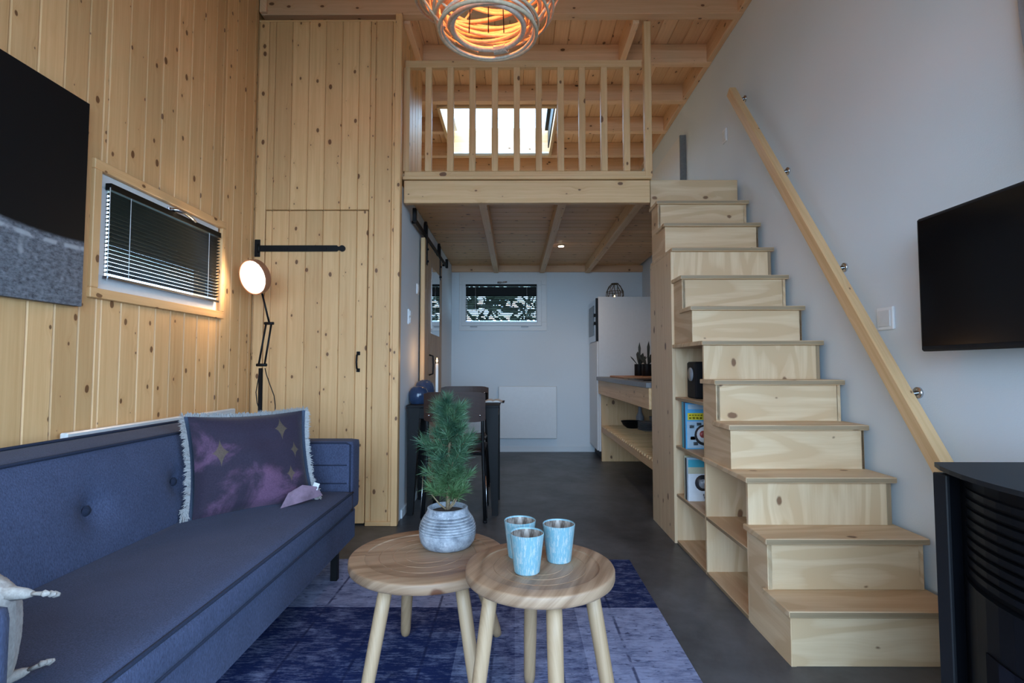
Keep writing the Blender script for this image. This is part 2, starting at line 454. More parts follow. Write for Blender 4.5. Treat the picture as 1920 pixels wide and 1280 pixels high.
# strap hinges and pull handle
def strap(zc):
    hx0 = P(478, 466, 1, YC).x; hx1 = P(648, 466, 1, YC).x
    h = thing('strap_hinge', 'long black strap hinge with a round tip across the upper closet door', 'hinge', (hx0, YC-0.003, zc))
    box('leaf', hx0, hx0+0.036, YC-0.008, YC+0.001, zc-0.055, zc+0.06, 'black', h, 0.002)
    poly = [(hx0+0.03, zc-0.02), (hx1-0.055, zc-0.02), (hx1-0.047, zc-0.012), (hx1-0.038, zc-0.012)]
    for k in range(11):
        a = -PI*0.75+k*PI*1.5/10
        poly.append((hx1-0.021+0.021*math.cos(a), zc+0.021*math.sin(a)))
    poly += [(hx1-0.038, zc+0.012), (hx1-0.047, zc+0.012), (hx1-0.055, zc+0.02), (hx0+0.03, zc+0.02)]
    prism('strap', poly, 1, YC-0.010, YC+0.001, 'black', h)
    tube('knuckle', [(hx0+0.03, YC-0.008, zc-0.03), (hx0+0.03, YC-0.008, zc+0.03)], 0.009, 'black', h)
    for k in range(4):
        x = hx0+0.09+k*0.13
        tube('screw', [(x, YC-0.009, zc), (x, YC-0.0125, zc)], 0.005, 'blackm', h, 8)
strap(P(560, 466, 1, YC).z)
hz = P(672, 678, 1, YC)
h = thing('pull_handle', 'small black bow handle on the plank closet door', 'handle', (hz.x, YC, hz.z))
for dz in (-0.055, 0.055): box('foot_plate', hz.x-0.011, hz.x+0.011, YC-0.008, YC+0.002, hz.z+dz-0.012, hz.z+dz+0.012, 'black', h, 0.002)
tube('grip', [(hz.x, YC-0.004, hz.z-0.055), (hz.x-0.003, YC-0.024, hz.z-0.042), (hz.x-0.004, YC-0.032, hz.z), (hz.x-0.003, YC-0.024, hz.z+0.042), (hz.x, YC-0.004, hz.z+0.055)], 0.006, 'black', h)

# --- white walls
wr = wall_with_hole('wall_right', XR, XR+0.14, YF, YB+0.1, 0, 3.75, (-0.95, 0.75, 0.25, 2.45), 0, 'wall')
ws = struct(thing('window_5', None, None, (XR+0.07, -0.1, 0.25)))
for y in (-0.95, -0.13, 0.70): box('jamb', XR+0.04, XR+0.10, y, y+0.05, 0.25, 2.45, 'blackm', ws)
for z in (0.25, 2.40): box('rail', XR+0.04, XR+0.10, -0.90, 0.70, z, z+0.05, 'blackm', ws)
BWX0, BWX1 = P(874, 560, 1, YB).x, P(1006, 560, 1, YB).x
BWZ0, BWZ1 = P(940, 604, 1, YB).z, P(940, 534, 1, YB).z
HB = (BWX0, BWX1, BWZ0, BWZ1)
wb = wall_with_hole('wall_back', XL-0.14, XR+0.14, YB, YB+0.14, 0, 3.75, HB, 1, 'wall')
struct(box('wall_partition', XW-0.08, XW, YC+0.101, YB, 0, ZL-0.04, 'wall', bev=0))
struct(box('baseboard_partition', XW, XW+0.012, YC+0.15, YB, 0, 0.06, 'wall'))
struct(box('baseboard_back', XW, 1.4, YB-0.012, YB, 0, 0.07, 'wall'))
# side of the closet above the loft floor
cs = struct(box('wall_closet_side', XW-0.08, XW-0.016, YC+0.101, 4.22, ZL+0.005, 3.45, 'pineZ', bev=0))
planks_wall(cs, 1, XW-0.016, XW, YC+0.105, 4.22, ZL+0.005, 3.45, 'pineZ', (), 0.11)
# front wall with the wide glass doors behind the camera
fw = struct(box('wall_front', XL-0.14, XR+0.14, YF-0.12, YF, 2.62, 3.75, 'wall', bev=0))
box('side_pier', XL-0.14, -1.55, YF-0.12, YF, 0, 2.62, 'wall', fw, 0)
box('side_pier', 1.38, XR+0.14, YF-0.12, YF, 0, 2.62, 'wall', fw, 0)
wd = struct(thing('window_3', None, None, (-0.085, YF-0.06, 0)))
for x in (-1.52, -0.58, 0.36, 1.33): box('jamb', x, x+0.05, YF-0.09, YF-0.03, 0, 2.62, 'blackm', wd)
box('sill_rail', -1.52, 1.38, YF-0.09, YF-0.03, 0, 0.06, 'blackm', wd)

# --- ceiling: boards, slab, joists
SX0, SX1, SY0, SY1 = -0.69, 0.385, 4.70, 5.80
def slab_with_hole(name, z0, z1, mat):
    bm = bmesh.new()
    for (xa, xb, ya, yb) in ((XL-0.2, XR+0.2, YF-0.3, SY0-0.03), (XL-0.2, XR+0.2, SY1+0.03, YB+0.2), (XL-0.2, SX0-0.03, SY0-0.03, SY1+0.03), (SX1+0.03, XR+0.2, SY0-0.03, SY1+0.03)):
        m = bmesh.ops.create_cube(bm, size=1)
        for v in m['verts']:
            t = v.co; v.co = (xa if t.x < 0 else xb, ya if t.y < 0 else yb, z0 if t.z < 0 else z1)
    return struct(obj(name, bm_mesh(bm), mat))
ce = slab_with_hole('ceiling', ZC+0.018, ZC+0.15, 'roofing')
x = XL
while x < XR-0.01:
    x1 = min(x+0.113, XR)
    mid = (x+x1)/2
    g = 0.0008
    if SX0-0.03 < mid < SX1+0.03:
        box('ceiling_board', x+g, x1-g, YF, SY0-0.03, ZC, ZC+0.018, 'roofY', ce, 0.0045)
        box('ceiling_board', x+g, x1-g, SY1+0.03, YB, ZC, ZC+0.018, 'roofY', ce, 0.0045)
    else: box('ceiling_board', x+g, x1-g, YF, YB, ZC, ZC+0.018, 'roofY', ce, 0.0045)
    x = x1
JY = [YC+0.02-0.575*k for k in range(1, 9)]
for k, y in enumerate([-1.0, -0.4, 0.2, 0.8, 1.4, 1.95, 2.45, 2.92, 3.46, 4.03, 4.62, 5.225, 5.83, 6.27]):
    if k == 8: segs = [(XL, XR)]
    elif 4.7 < y < 5.75: segs = [(XL, SX0-0.03), (SX1+0.03, XR)]
    else: segs = [(XL, XR)]
    for a, b in segs: box('ceiling_joist', a, b, y-0.035, y+0.035, ZJ, ZC, 'roofX', ce, 0.004)
box('wall_plate', XR-0.045, XR, YF, YB, ZJ+0.004, ZC, 'roofY', ce, 0.003)
box('wall_plate', XL, XL+0.045, YC, YB, ZJ+0.004, ZC, 'roofY', ce, 0.003)
box('trimmer', 0.82, 0.865, 3.495, 3.995, ZJ-0.02, ZC, 'roofY', ce, 0.003)
box('trimmer', XW-0.001, XW+0.045, 3.495, 3.995, ZJ-0.02, ZC, 'roofY', ce, 0.003)
# --- skylight
sk = struct(thing('window_4', None, None, ((SX0+SX1)/2, (SY0+SY1)/2, ZJ)))
ZS = 3.74
box('reveal_board', SX0-0.03, SX0, SY0-0.02, SY1+0.02, ZJ-0.015, ZS, 'beamY', sk)
box('reveal_board', SX1, SX1+0.03, SY0-0.02, SY1+0.02, ZJ-0.015, ZS, 'beamY', sk)
box('reveal_board', SX0, SX1, SY0-0.03, SY0, ZJ-0.015, ZS, 'beamX', sk)
box('reveal_board', SX0, SX1, SY1, SY1+0.03, ZJ-0.005, ZS, 'beamX', sk)
box('sash_rail', SX0, SX1, SY1-0.06, SY1, ZJ, ZJ+0.018, 'white', sk)
box('sash_stile', SX0, SX0+0.045, SY0, SY1-0.06, ZS-0.06, ZS-0.01, 'white', sk)
box('sash_stile', SX1-0.045, SX1, SY0, SY1-0.06, ZS-0.06, ZS-0.01, 'blackm', sk)
box('sash_rail', SX0+0.045, SX1-0.045, SY0, SY0+0.05, ZS-0.06, ZS-0.01, 'white', sk)
box('blind_rail', SX1-0.012, SX1, SY0+0.1, SY1-0.06, ZJ+0.06, ZS-0.08, 'blackm', sk)
box('pane', SX0+0.045, SX1-0.045, SY0+0.05, SY1, ZS-0.04, ZS-0.032, 'glass', sk, 0)

# --- loft floor: top, boards seen from below, joists
lf = struct(box('loft_floor', XW, XS1+0.002, YC+0.15, YB, ZL-0.022, ZL, 'pineX', bev=0))
box('deck_part', XL, XW, 4.22, YB, ZL-0.022, ZL, 'pineX', lf, 0)
y = YC+0.15
while y < YB-0.01:
    y1 = min(y+0.113, YB)
    box('underside_board', XW, XS1, y+0.0008, y1-0.0008, ZL-0.04, ZL-0.0225, 'pineX', lf, 0.004); y = y1
for x in (-0.225, 0.335, 0.885): box('loft_joist', x-0.03, x+0.03, YC+0.16, YB-0.045, 2.165, ZL-0.0405, 'beamY', lf)
box('ledger', XW+0.0, XR, YB-0.045, YB, 2.18, ZL-0.0405, 'roofX', lf)
FX1 = 0.925
box('fascia', XW+0.012, FX1, YC+0.10, YC+0.15, 2.14, ZL-0.004, 'beamX', lf)
box('ledge_board', XW+0.005, FX1+0.01, YC+0.085, YC+0.17, ZL, ZL+0.022, 'beamX', lf)

# --- loft railing
YR = YC+0.125
rl = thing('loft_railing', 'pale pine railing with square balusters along the loft edge', 'railing', (0.08, YR, ZL+0.022))
box('bottom_rail', XW+0.012, FX1, YR-0.02, YR+0.02, ZL+0.022, ZL+0.062, 'beamX', rl)
box('top_rail', XW+0.012, FX1-0.045, YR-0.02, YR+0.02, 3.095, 3.145, 'beamX', rl)
for px in (763, 804, 845, 886, 928, 969, 1010, 1051, 1091, 1132, 1174):
    xx = P(px, 220, 1, YR).x
    box('baluster', xx-0.022, xx+0.022, YR-0.021, YR+0.021, ZL+0.062, 3.095, 'beamZ', rl)
xx = P(1214, 220, 1, YR).x
box('newel_post', xx-0.024, xx+0.024, YR-0.024, YR+0.024, ZL+0.022, ZJ, 'beamZ', rl)

# low white partition in the loft beside the stair head
lp = thing('partition_panel', 'low white panel with dark edge against the wall beyond the stair head', 'panel', (XR-0.03, 5.4, ZL))
box('board', XR-0.055, XR, 4.66, YB, ZL, 3.13, 'white', lp)
box('edge_strip', XR-0.057, XR, 4.642, 4.66, ZL, 3.13, 'counter', lp)
# ================================================================== WINDOWS WITH BLINDS
# left window: frame, sash, pane, handle (structure); blind is a thing
w1 = struct(thing('window_1', None, None, (XL, (WY0+WY1)/2, WZ0)))
t = 0.045
for (a0, a1, z0, z1, ax) in ((WY0-0.02, WY1+0.02, WZ1-0.03, WZ1+0.012, 'Y'), (WY0-0.02, WY1+0.02, WZ0-0.012, WZ0+0.03, 'Y'), (WY0-0.02, WY0+0.02, WZ0+0.03, WZ1-0.03, 'Z'), (WY1-0.02, WY1+0.02, WZ0+0.03, WZ1-0.03, 'Z')):
    box('casing', XL-0.06, XL+0.016, a0, a1, z0, z1, 'pine'+ax, w1)
iy0, iy1, iz0, iz1 = WY0+0.02, WY1-0.02, WZ0+0.03, WZ1-0.03
fr = 0.058
box('sash_rail', XL-0.055, XL-0.006, iy0, iy1, iz1-fr, iz1, 'white', w1)
box('sash_rail', XL-0.055, XL-0.006, iy0, iy1, iz0, iz0+fr, 'white', w1)
box('sash_stile', XL-0.055, XL-0.006, iy0, iy0+fr, iz0+fr, iz1-fr, 'white', w1)
box('sash_stile', XL-0.055, XL-0.006, iy1-fr*0.7, iy1, iz0+fr, iz1-fr, 'white', w1)
box('pane', XL-0.05, XL-0.044, iy0+fr, iy1-fr*0.7, iz0+fr, iz1-fr, 'glass', w1, 0)
hy = (iy0+iy1)/2+0.02; hzz = iz1-0.028
box('handle_rose', XL-0.008, XL+0.006, hy-0.035, hy+0.03, hzz-0.012, hzz+0.014, 'chrome', w1, 0.003)
tube('handle_lever', [(XL+0.002, hy-0.02, hzz), (XL+0.035, hy-0.018, hzz), (XL+0.045, hy+0.03, hzz), (XL+0.045, hy+0.08, hzz-0.01), (XL+0.042, hy+0.125, hzz-0.02)], [0.011, 0.011, 0.010, 0.009, 0.006], 'chrome', w1)

def blind(label, along, base, a0, a1, z0, z1, nslat, inward, tilt, steep=0, width=0.024):
    """along: 0 slats along x, 1 along y; inward: unit sign of the direction into the room"""
    mid = (a0+a1)/2
    loc = (base, mid, z0) if along == 1 else (mid, base, z0)
    b = thing('venetian_blind', label, 'blind', loc)
    L = a1-a0
    def local_box(name, al0, al1, d0, d1, za, zb, mat, bev=0.001):
        if along == 1: return box(name, base+d0, base+d1, al0, al1, za, zb, mat, b, bev)
        return box(name, al0, al1, base+d0, base+d1, za, zb, mat, b, bev)
    local_box('head_rail', a0, a1, -0.013, 0.013, z1-0.028, z1, 'slat')
    local_box('bottom_rail', a0, a1, -0.012, 0.012, z0, z0+0.012, 'chromed')
    sp = (z1-0.035-(z0+0.02))/nslat
    me = box_mesh(width, L-0.006, 0.0009, 0, 'slat') if along == 1 else box_mesh(L-0.006, width, 0.0009, 0, 'slat')
    for k in range(nslat):
        tl = tilt if k < nslat-steep else math.radians(78)
        zz = z0+0.024+sp*(k+0.4)
        c = Vector((base, mid, zz))-Vector(loc) if along == 1 else Vector((mid, base, zz))-Vector(loc)
        o = obj('slat', me, None, b, c)
        # inner edge up, outer edge down
        if along == 1: o.rotation_euler = (0, -tl*inward, 0)
        else: o.rotation_euler = (tl*inward, 0, 0)
    for f_ in (0.14, 0.86):
        aa = a0+L*f_
        p = [(base+0.013*inward, aa, z0+0.012), (base+0.013*inward, aa, z1-0.03)] if along == 1 else [(aa, base+0.013*inward, z0+0.012), (aa, base+0.013*inward, z1-0.03)]
        tube('ladder_cord', p, 0.0014, 'cord', b, 5)
    aa = a0-0.004
    p = [(base+0.012*inward, aa, z0-0.01), (base+0.012*inward, aa, z1-0.02)] if along == 1 else [(a1+0.004, base+0.012*inward, z0-0.01), (a1+0.004, base+0.012*inward, z1-0.02)]
    tube('guide_cord', p, 0.0018, 'cord', b, 5)
    return b
blind('black venetian blind in the window of the plank wall above the sofa', 1, XL+0.012, iy0+fr-0.022, iy1-fr*0.5, iz0+fr-0.012, iz1-fr+0.02, 20, 1, math.radians(25))
# back window
w2 = struct(thing('window_2', None, None, ((BWX0+BWX1)/2, YB, BWZ0)))
for (x0, x1, z0, z1) in ((BWX0-0.085, BWX1+0.125, BWZ1, BWZ1+0.18), (BWX0-0.085, BWX1+0.125, BWZ0-0.105, BWZ0), (BWX0-0.085, BWX0, BWZ0, BWZ1), (BWX1, BWX1+0.125, BWZ0, BWZ1)):
    box('casing', x0, x1, YB-0.012, YB+0.05, z0, z1, 'cab', w2)
for (x0, x1, z0, z1) in ((BWX0-0.05, BWX1+0.06, BWZ1-0.01, BWZ1+0.045), (BWX0-0.05, BWX1+0.06, BWZ0-0.045, BWZ0+0.01), (BWX0-0.05, BWX0+0.01, BWZ0+0.01, BWZ1-0.01), (BWX1-0.01, BWX1+0.06, BWZ0+0.01, BWZ1-0.01)):
    box('sash', x0, x1, YB-0.03, YB+0.03, z0, z1, 'cab', w2)
box('pane', BWX0+0.01, BWX1-0.01, YB+0.0, YB+0.006, BWZ0+0.01, BWZ1-0.01, 'glass', w2, 0)
hx = (BWX0+BWX1)/2-0.02; hz2 = BWZ1+0.022
box('handle_rose', hx-0.03, hx+0.02, YB-0.04, YB-0.03, hz2-0.01, hz2+0.01, 'chrome', w2)
tube('handle_lever', [(hx-0.02, YB-0.035, hz2), (hx-0.02, YB-0.07, hz2), (hx+0.03, YB-0.075, hz2), (hx+0.09, YB-0.07, hz2+0.006)], 0.009, 'chrome', w2)
for px in (0.06, 0.78):
    xx = BWX0+(BWX1-BWX0)*px
    box('hinge_cover', xx, xx+0.09, YB-0.04, YB-0.029, BWZ0-0.062, BWZ0-0.05, 'plate', w2)
blind('black venetian blind in the white window of the kitchen back wall', 0, YB-0.045, BWX0-0.002, BWX1+0.002, BWZ0, BWZ1, 20, -1, math.radians(32), steep=5)
# hedge outside the kitchen window (seen through the slats)
def hedge():
    rnd = random.Random(3); V, Fc = [], []
    for k in range(4200):
        c = Vector((rnd.uniform(-3.5, 3.5), 9.4+rnd.uniform(-0.5, 0.5), rnd.uniform(-0.1, 3.2)))
        d1 = Vector((rnd.uniform(-1, 1), rnd.uniform(-1, 1), rnd.uniform(-1, 1))).normalized()*rnd.uniform(0.05, 0.28)
        d2 = d1.cross(Vector((rnd.uniform(-1, 1), rnd.uniform(-1, 1), rnd.uniform(-1, 1)))).normalized()*rnd.uniform(0.02, 0.06)
        i = len(V); V += [c-d1, c+d2, c+d1, c-d2]; Fc.append((i, i+1, i+2, i+3))
    o = obj('hedge', mesh_from(V, Fc), 'hedge'); o.location = (0, 0, 0)
    return tag(o, 'leafy dark hedge outside seen through the kitchen blind', 'hedge', kind='stuff')
hedge()
# ================================================================== STAIRCASE
def TY(k): return 1.81+0.1555*(k-1)
RZ = 0.192
tt = 0.022
stc = thing('staircase', 'pale plywood staircase with open shelves beneath climbing to the loft', 'staircase', (1.235, 2.65, 0))
for k in range(1, 13):
    y0 = TY(k); z1 = RZ*k
    deep = {3: TY(6)+0.02, 6: TY(9)+0.02, 9: TY(12)+0.02}.get(k, TY(k+1)+0.04 if k < 12 else y0+0.05)
    if k == 12: deep = YC+0.15; 
    y1 = deep
    if k < 12: 
        tr = box('tread', XS0-0.014, XS1+0.012, y0, y1, z1-tt, z1, 'plyX', stc, 0.0025)
        box('ply_edge', XS0-0.012, XS1+0.010, y0-0.0012, y0+0.002, z1-tt+0.003, z1-0.003, 'plyendX', tr, 0)
    z0 = RZ*(k-1) if k > 1 else 0.0
    if k == 12: box('riser', XS0-0.012, XS1+0.004, TY(12), TY(12)+0.02, z0, ZL+0.004, 'plyX', stc, 0.002); continue
    ry = y0+0.02
    if k in (3, 6, 9):
        box('riser', XS0, XS1-0.018, ry, ry+0.018, 0.0 if k != 9 else 0.0, z1-tt, 'plyZ', stc, 0.002)
        box('end_edge', XS1-0.018, XS1, ry+0.0005, ry+0.018, z0, z1-tt, 'plyendZ', stc, 0.001)
    else:
        box('riser', XS0, XS1-0.012, ry, ry+0.018, z0, z1-tt, 'plyX', stc, 0.002)
        box('end_edge', XS1-0.012, XS1, ry+0.0005, ry+0.018, z0, z1-tt, 'plyendZ', stc, 0.001)
# sawtooth side cheeks of the box steps (left and wall side)
def cheek(k0, base):
    """box steps k0,k0+1 standing at height base, between the riser of k0 and the riser of k0+2"""
    a, b, c = TY(k0)+0.038, TY(k0+1)+0.02, TY(k0+2)+0.02
    z1, z2 = RZ*k0-tt, RZ*(k0+1)-tt
    poly = [(TY(k0)+0.0205, base), (TY(k0)+0.0205, z1), (b, z1), (b, z2), (c, z2), (c, base)]
    for x in (XS0-0.0012, XS1-0.0178):
        prism('side_cheek', poly, 0, x, x+0.0175, 'plyY', stc)
cheek(1, 0.0); cheek(4, RZ*3); cheek(7, RZ*6); cheek(10, RZ*9)
# closed cupboard panel under the top steps
Y9, Y6, Y3 = TY(9)+0.02, TY(6)+0.02, TY(3)+0.02
YE = YC+0.145
box('side_panel', XS0-0.016, XS0+0.002, Y9+0.0, YE, 0.0, RZ*9-tt, 'plypanel', stc, 0.002)
box('back_panel', XS0+0.002, XS1, YE-0.02, YE, 0.0, RZ*9-tt, 'plyZ', stc, 0.002)
# open shelving
box('shelf_back', 1.285, 1.30, Y3+0.018, Y9, 0.0, RZ*3-tt, 'plyZ', stc, 0)
box('shelf_back', 1.285, 1.30, Y6+0.018, Y9, RZ*3, RZ*6-tt, 'plyZ', stc, 0)
box('shelf_back', XS1-0.017, XS1, Y3+0.018, Y9, 0.0, RZ*3-tt, 'plyZ', stc, 0)
for (y0, y1, zs) in ((Y3+0.018, Y6, (0.018, 0.285)), (Y6+0.018, Y9, (0.018, 0.285, 0.565, 0.845))):
    for z in zs:
        sh = box('shelf_board', XS0, 1.285, y0, y1, z-0.018, z, 'plyY', stc, 0.0015)
        box('ply_edge', XS0-0.001, XS0+0.001, y0, y1, z-0.016, z-0.002, 'plyendY', sh, 0)
# handrail on brackets
HXc = 1.475
pA, pB = P(1371, 172, 0, HXc), P(1782, 900, 0, HXc)
hr = thing('handrail', 'square pine handrail rising along the white wall beside the stairs', 'handrail', (HXc, pB.y, pB.z))
d = (pA-pB); L = d.length; ang = math.atan2(d.z, d.y)
me = box_mesh(0.046, L, 0.062, 0.004, 'beamY')
o = obj('rail', me, None, hr, (pA+pB)/2-hr.location, (ang, 0, 0))
for px, py in ((1388, 185), (1466, 307), (1570, 482), (1705, 706)):
    q = P(px, py, 0, HXc+0.05)
    tt_ = (q.y-pB.y)/d.y; zc = pB.z+d.z*tt_
    yy = q.y
    br = tube('bracket', [(HXc+0.0, yy, zc-0.02), (HXc+0.035, yy, zc-0.035), (XR-0.002, yy, zc-0.03)], 0.010, 'chrome', hr)
    tube('wall_rose', [(XR-0.008, yy, zc-0.03), (XR+0.0, yy, zc-0.03)], 0.022, 'chrome', br, 14)

# things on the shelves
sp = thing('speaker', 'small black loudspeaker on the top shelf under the stairs', 'speaker', (1.06, 2.93, 0.845))
box('cabinet', 0.99, 1.13, 2.86, 3.0, 0.845, 1.05, 'blackm', sp, 0.008)
tube('driver_cone', [(0.9905, 2.93, 0.98), (0.984, 2.93, 0.98)], 0.038, 'plate', sp, 20)
def magazine(y, th, z, h, w, cover, label, art=None, x0=0.955, lean=0.0):
    t_ = thing('magazine', label, 'magazine', (x0, y, z), group='magazines on the stair shelves')
    box('pages', x0+0.001, x0+w-0.002, y+0.001, y+th-0.001, z, z+h-0.002, 'paper', t_, 0)
    box('cover', x0, x0+w, y-0.0008, y+0.001, z, z+h, cover, t_, 0)
    box('spine', x0-0.001, x0+0.001, y, y+th, z, z+h, cover, t_, 0)
    def blot(name, u0, u1, v0, v1, m):
        box(name, x0+w*u0, x0+w*u1, y-0.0016, y-0.0007, z+h*v0, z+h*v1, m, t_, 0)
    def disc(name, u, v, r, m, dep=0.0018):
        tube(name, [(x0+w*u, y-dep, z+h*v), (x0+w*u, y-0.0006, z+h*v)], r, m, t_, 18)
    if art == 'racing':
        blot('masthead', 0.06, 1, 0.86, 0.97, 'palebl'); blot('title_band', 0.05, 1, 0.63, 0.78, 'yellow')
        for i in range(9): blot('headline_mark', 0.09+i*0.1, 0.15+i*0.1, 0.65, 0.69, 'ink')
        for i in range(11): blot('headline_mark', 0.09+i*0.08, 0.14+i*0.08, 0.72, 0.745, 'ink')
        blot('picture', 0.03, 1, 0.02, 0.60, 'palebl')
        disc('picture_disc', 0.52, 0.30, 0.058, 'ink', 0.0022); disc('picture_disc', 0.52, 0.31, 0.045, 'pwhite', 0.0026); disc('picture_disc', 0.47, 0.32, 0.02, 'pred', 0.0030)
        for u, v in ((0.1, 0.45), (0.2, 0.08), (0.3, 0.5), (0.75, 0.06), (0.12, 0.2)): blot('check', u, u+0.13, v, v+0.07, 'ink')
    if art == 'portrait':
        blot('sky_strip', 0.0, 1, 0.82, 1.0, 'teal'); blot('sand_strip', 0.0, 1, 0.66, 0.82, 'sand')
        blot('white_field', 0.0, 1, 0.0, 0.66, 'pwhite')
        disc('picture_disc', 0.42, 0.44, 0.044, 'ink', 0.0022); disc('picture_disc', 0.44, 0.42, 0.026, 'plate', 0.0026); disc('picture_disc', 0.5, 0.47, 0.012, 'pwhite', 0.003)
        for u, v in ((0.42, 0.13), (0.50, 0.12), (0.44, 0.07), (0.51, 0.06)): blot('ink_mark', u, u+0.03, v, v+0.05, 'ink')
    return t_
magazine(2.925, 0.010, 0.565, 0.255, 0.20, 'cyan', 'magazine with yellow title band and racing helmet picture on stair shelf', 'racing')
magazine(2.940, 0.016, 0.565, 0.262, 0.205, 'navy', 'dark navy magazine behind the one with the yellow band')
magazine(2.962, 0.030, 0.565, 0.258, 0.20, 'teal', 'teal bound magazine at the back of the row above the portrait magazine')
magazine(2.900, 0.008, 0.285, 0.225, 0.19, 'pwhite', 'white magazine with a dark round portrait on the lower stair shelf', 'portrait')
magazine(2.912, 0.012, 0.285, 0.235, 0.195, 'palebl', 'pale blue magazine directly behind the white portrait magazine')
magazine(2.930, 0.018, 0.285, 0.228, 0.19, 'ink', 'black spined magazine on the lower stair shelf')
magazine(2.955, 0.012, 0.285, 0.238, 0.19, 'sand', 'sand coloured magazine on the lower stair shelf')
# ================================================================== SOFA
SY_0, SY_1 = 0.72, 2.76       # outer ends
sf = thing('sofa', 'blue-grey fabric sofa with button-tufted back along the plank wall', 'sofa', (-1.2, 1.74, 0))
ycen = (0.85+2.63)/2; ylen = 2.63-0.85
def seat_fn(p):
    # gentle crown on the seat and a bellied front
    u, v = p.x/0.285, p.y/(ylen/2)
    if p.z > 0: p.z += 0.018*(1-min(1, u*u))*(1-v**4)
    return p
me = soft_box(0.57, ylen, 0.10, 0.022, (14, 40, 4), seat_fn)
seat = obj('seat_cushion', me, 'sofa', sf, Vector((-1.085, ycen, 0.355))-sf.location)
zt, zb_ = 0.397, 0.312
for (z, nm) in ((zt, 'piping'), (zb_, 'piping')):
    V, Fc = tube_mesh([(-0.806, 0.86+(2.62-0.86)*i/30, z) for i in range(31)], 0.0055, 6)
    obj(nm, mesh_from([Vector(v)-sf.location-seat.location for v in V], Fc, smooth=True), 'piping', seat)
box('base_frame', -1.55, -0.815, 0.78, 2.70, 0.15, 0.31, 'sofa', sf, 0.012)
# leaning back with button tufts
buttons = [((y-1.78)/(ylen/2), 0.0) for y in (1.27, 1.70, 2.13, 2.54)]
def back_fn(p):
    v, w = p.y/(ylen/2), p.z/0.19
    if p.x > 0:
        p.x += 0.02*(1-v**6)*(1-min(1, w*w))
        for bv, bw in buttons:
            dd = ((p.y-bv*ylen/2)**2+(p.z-bw*0.19)**2)
            p.x -= 0.034*math.exp(-dd/0.0022)+0.012*math.exp(-dd/0.012)
    if p.z > 0: p.z -= 0.13*p.x*(p.z/0.2)
    p.x -= 0.268*p.z
    return p
me = soft_box(0.165, ylen+0.10, 0.40, 0.016, (6, 90, 26), back_fn)
lean = 0.0
bk = obj('backrest', me, 'sofa', sf, Vector((-1.452, ycen+0.04, 0.555))-sf.location, (0, lean, 0))
for bv, bw in buttons:
    sph = lathe_mesh([(0.001, -0.009), (0.012, -0.007), (0.018, 0.0), (0.012, 0.007), (0.001, 0.010)], 14)
    obj('button', sph, 'piping', bk, (0.066, bv*ylen/2, bw*0.19), (0, PI/2, 0))
V, Fc = tube_mesh([(0.030, -ylen/2-0.03+(ylen+0.06)*i/30, 0.189) for i in range(31)], 0.006, 6)
obj('piping', mesh_from(V, Fc, smooth=True), 'piping', bk)
V, Fc = tube_mesh([(-0.134, -ylen/2-0.03+(ylen+0.06)*i/30, 0.210) for i in range(31)], 0.006, 6)
obj('piping', mesh_from(V, Fc, smooth=True), 'piping', bk)
# arms
def arm(y0, y1, xo=0.0):
    yc = (y0+y1)/2
    me = soft_box(0.745, y1-y0, 0.345, 0.016, (20, 6, 14), None)
    a = obj('armrest', me, 'sofa', sf, Vector((-1.185+xo, yc, 0.475))-sf.location)
    yi = -(y1-y0)/2 if y0 > 1.5 else (y1-y0)/2
    for z in (0.055, -0.035):
        V, Fc = tube_mesh([(0.345-0.69*i/16, yi, z) for i in range(17)], 0.0035, 6)
        obj('seam', mesh_from(V, Fc, smooth=True), 'piping', a)
    pts = [(0.36, yi*0.9, -0.15), (0.36, yi*0.9, 0.155), (0.34, yi*0.9, 0.163), (-0.34, yi*0.9, 0.163)]
    V, Fc = tube_mesh(pts, 0.006, 6)
    obj('piping', mesh_from(V, Fc, smooth=True), 'piping', a)
arm(2.625, SY_1); arm(SY_0, 0.845, 0.017)
for (x, y) in ((-0.86, 2.53), (-1.5, 2.62), (-0.86, 0.85), (-1.5, 0.85)):
    box('leg', x-0.016, x+0.016, y-0.016, y+0.016, 0.0055 if x > -1.0 else 0.0, 0.155, 'black', sf, 0.002)

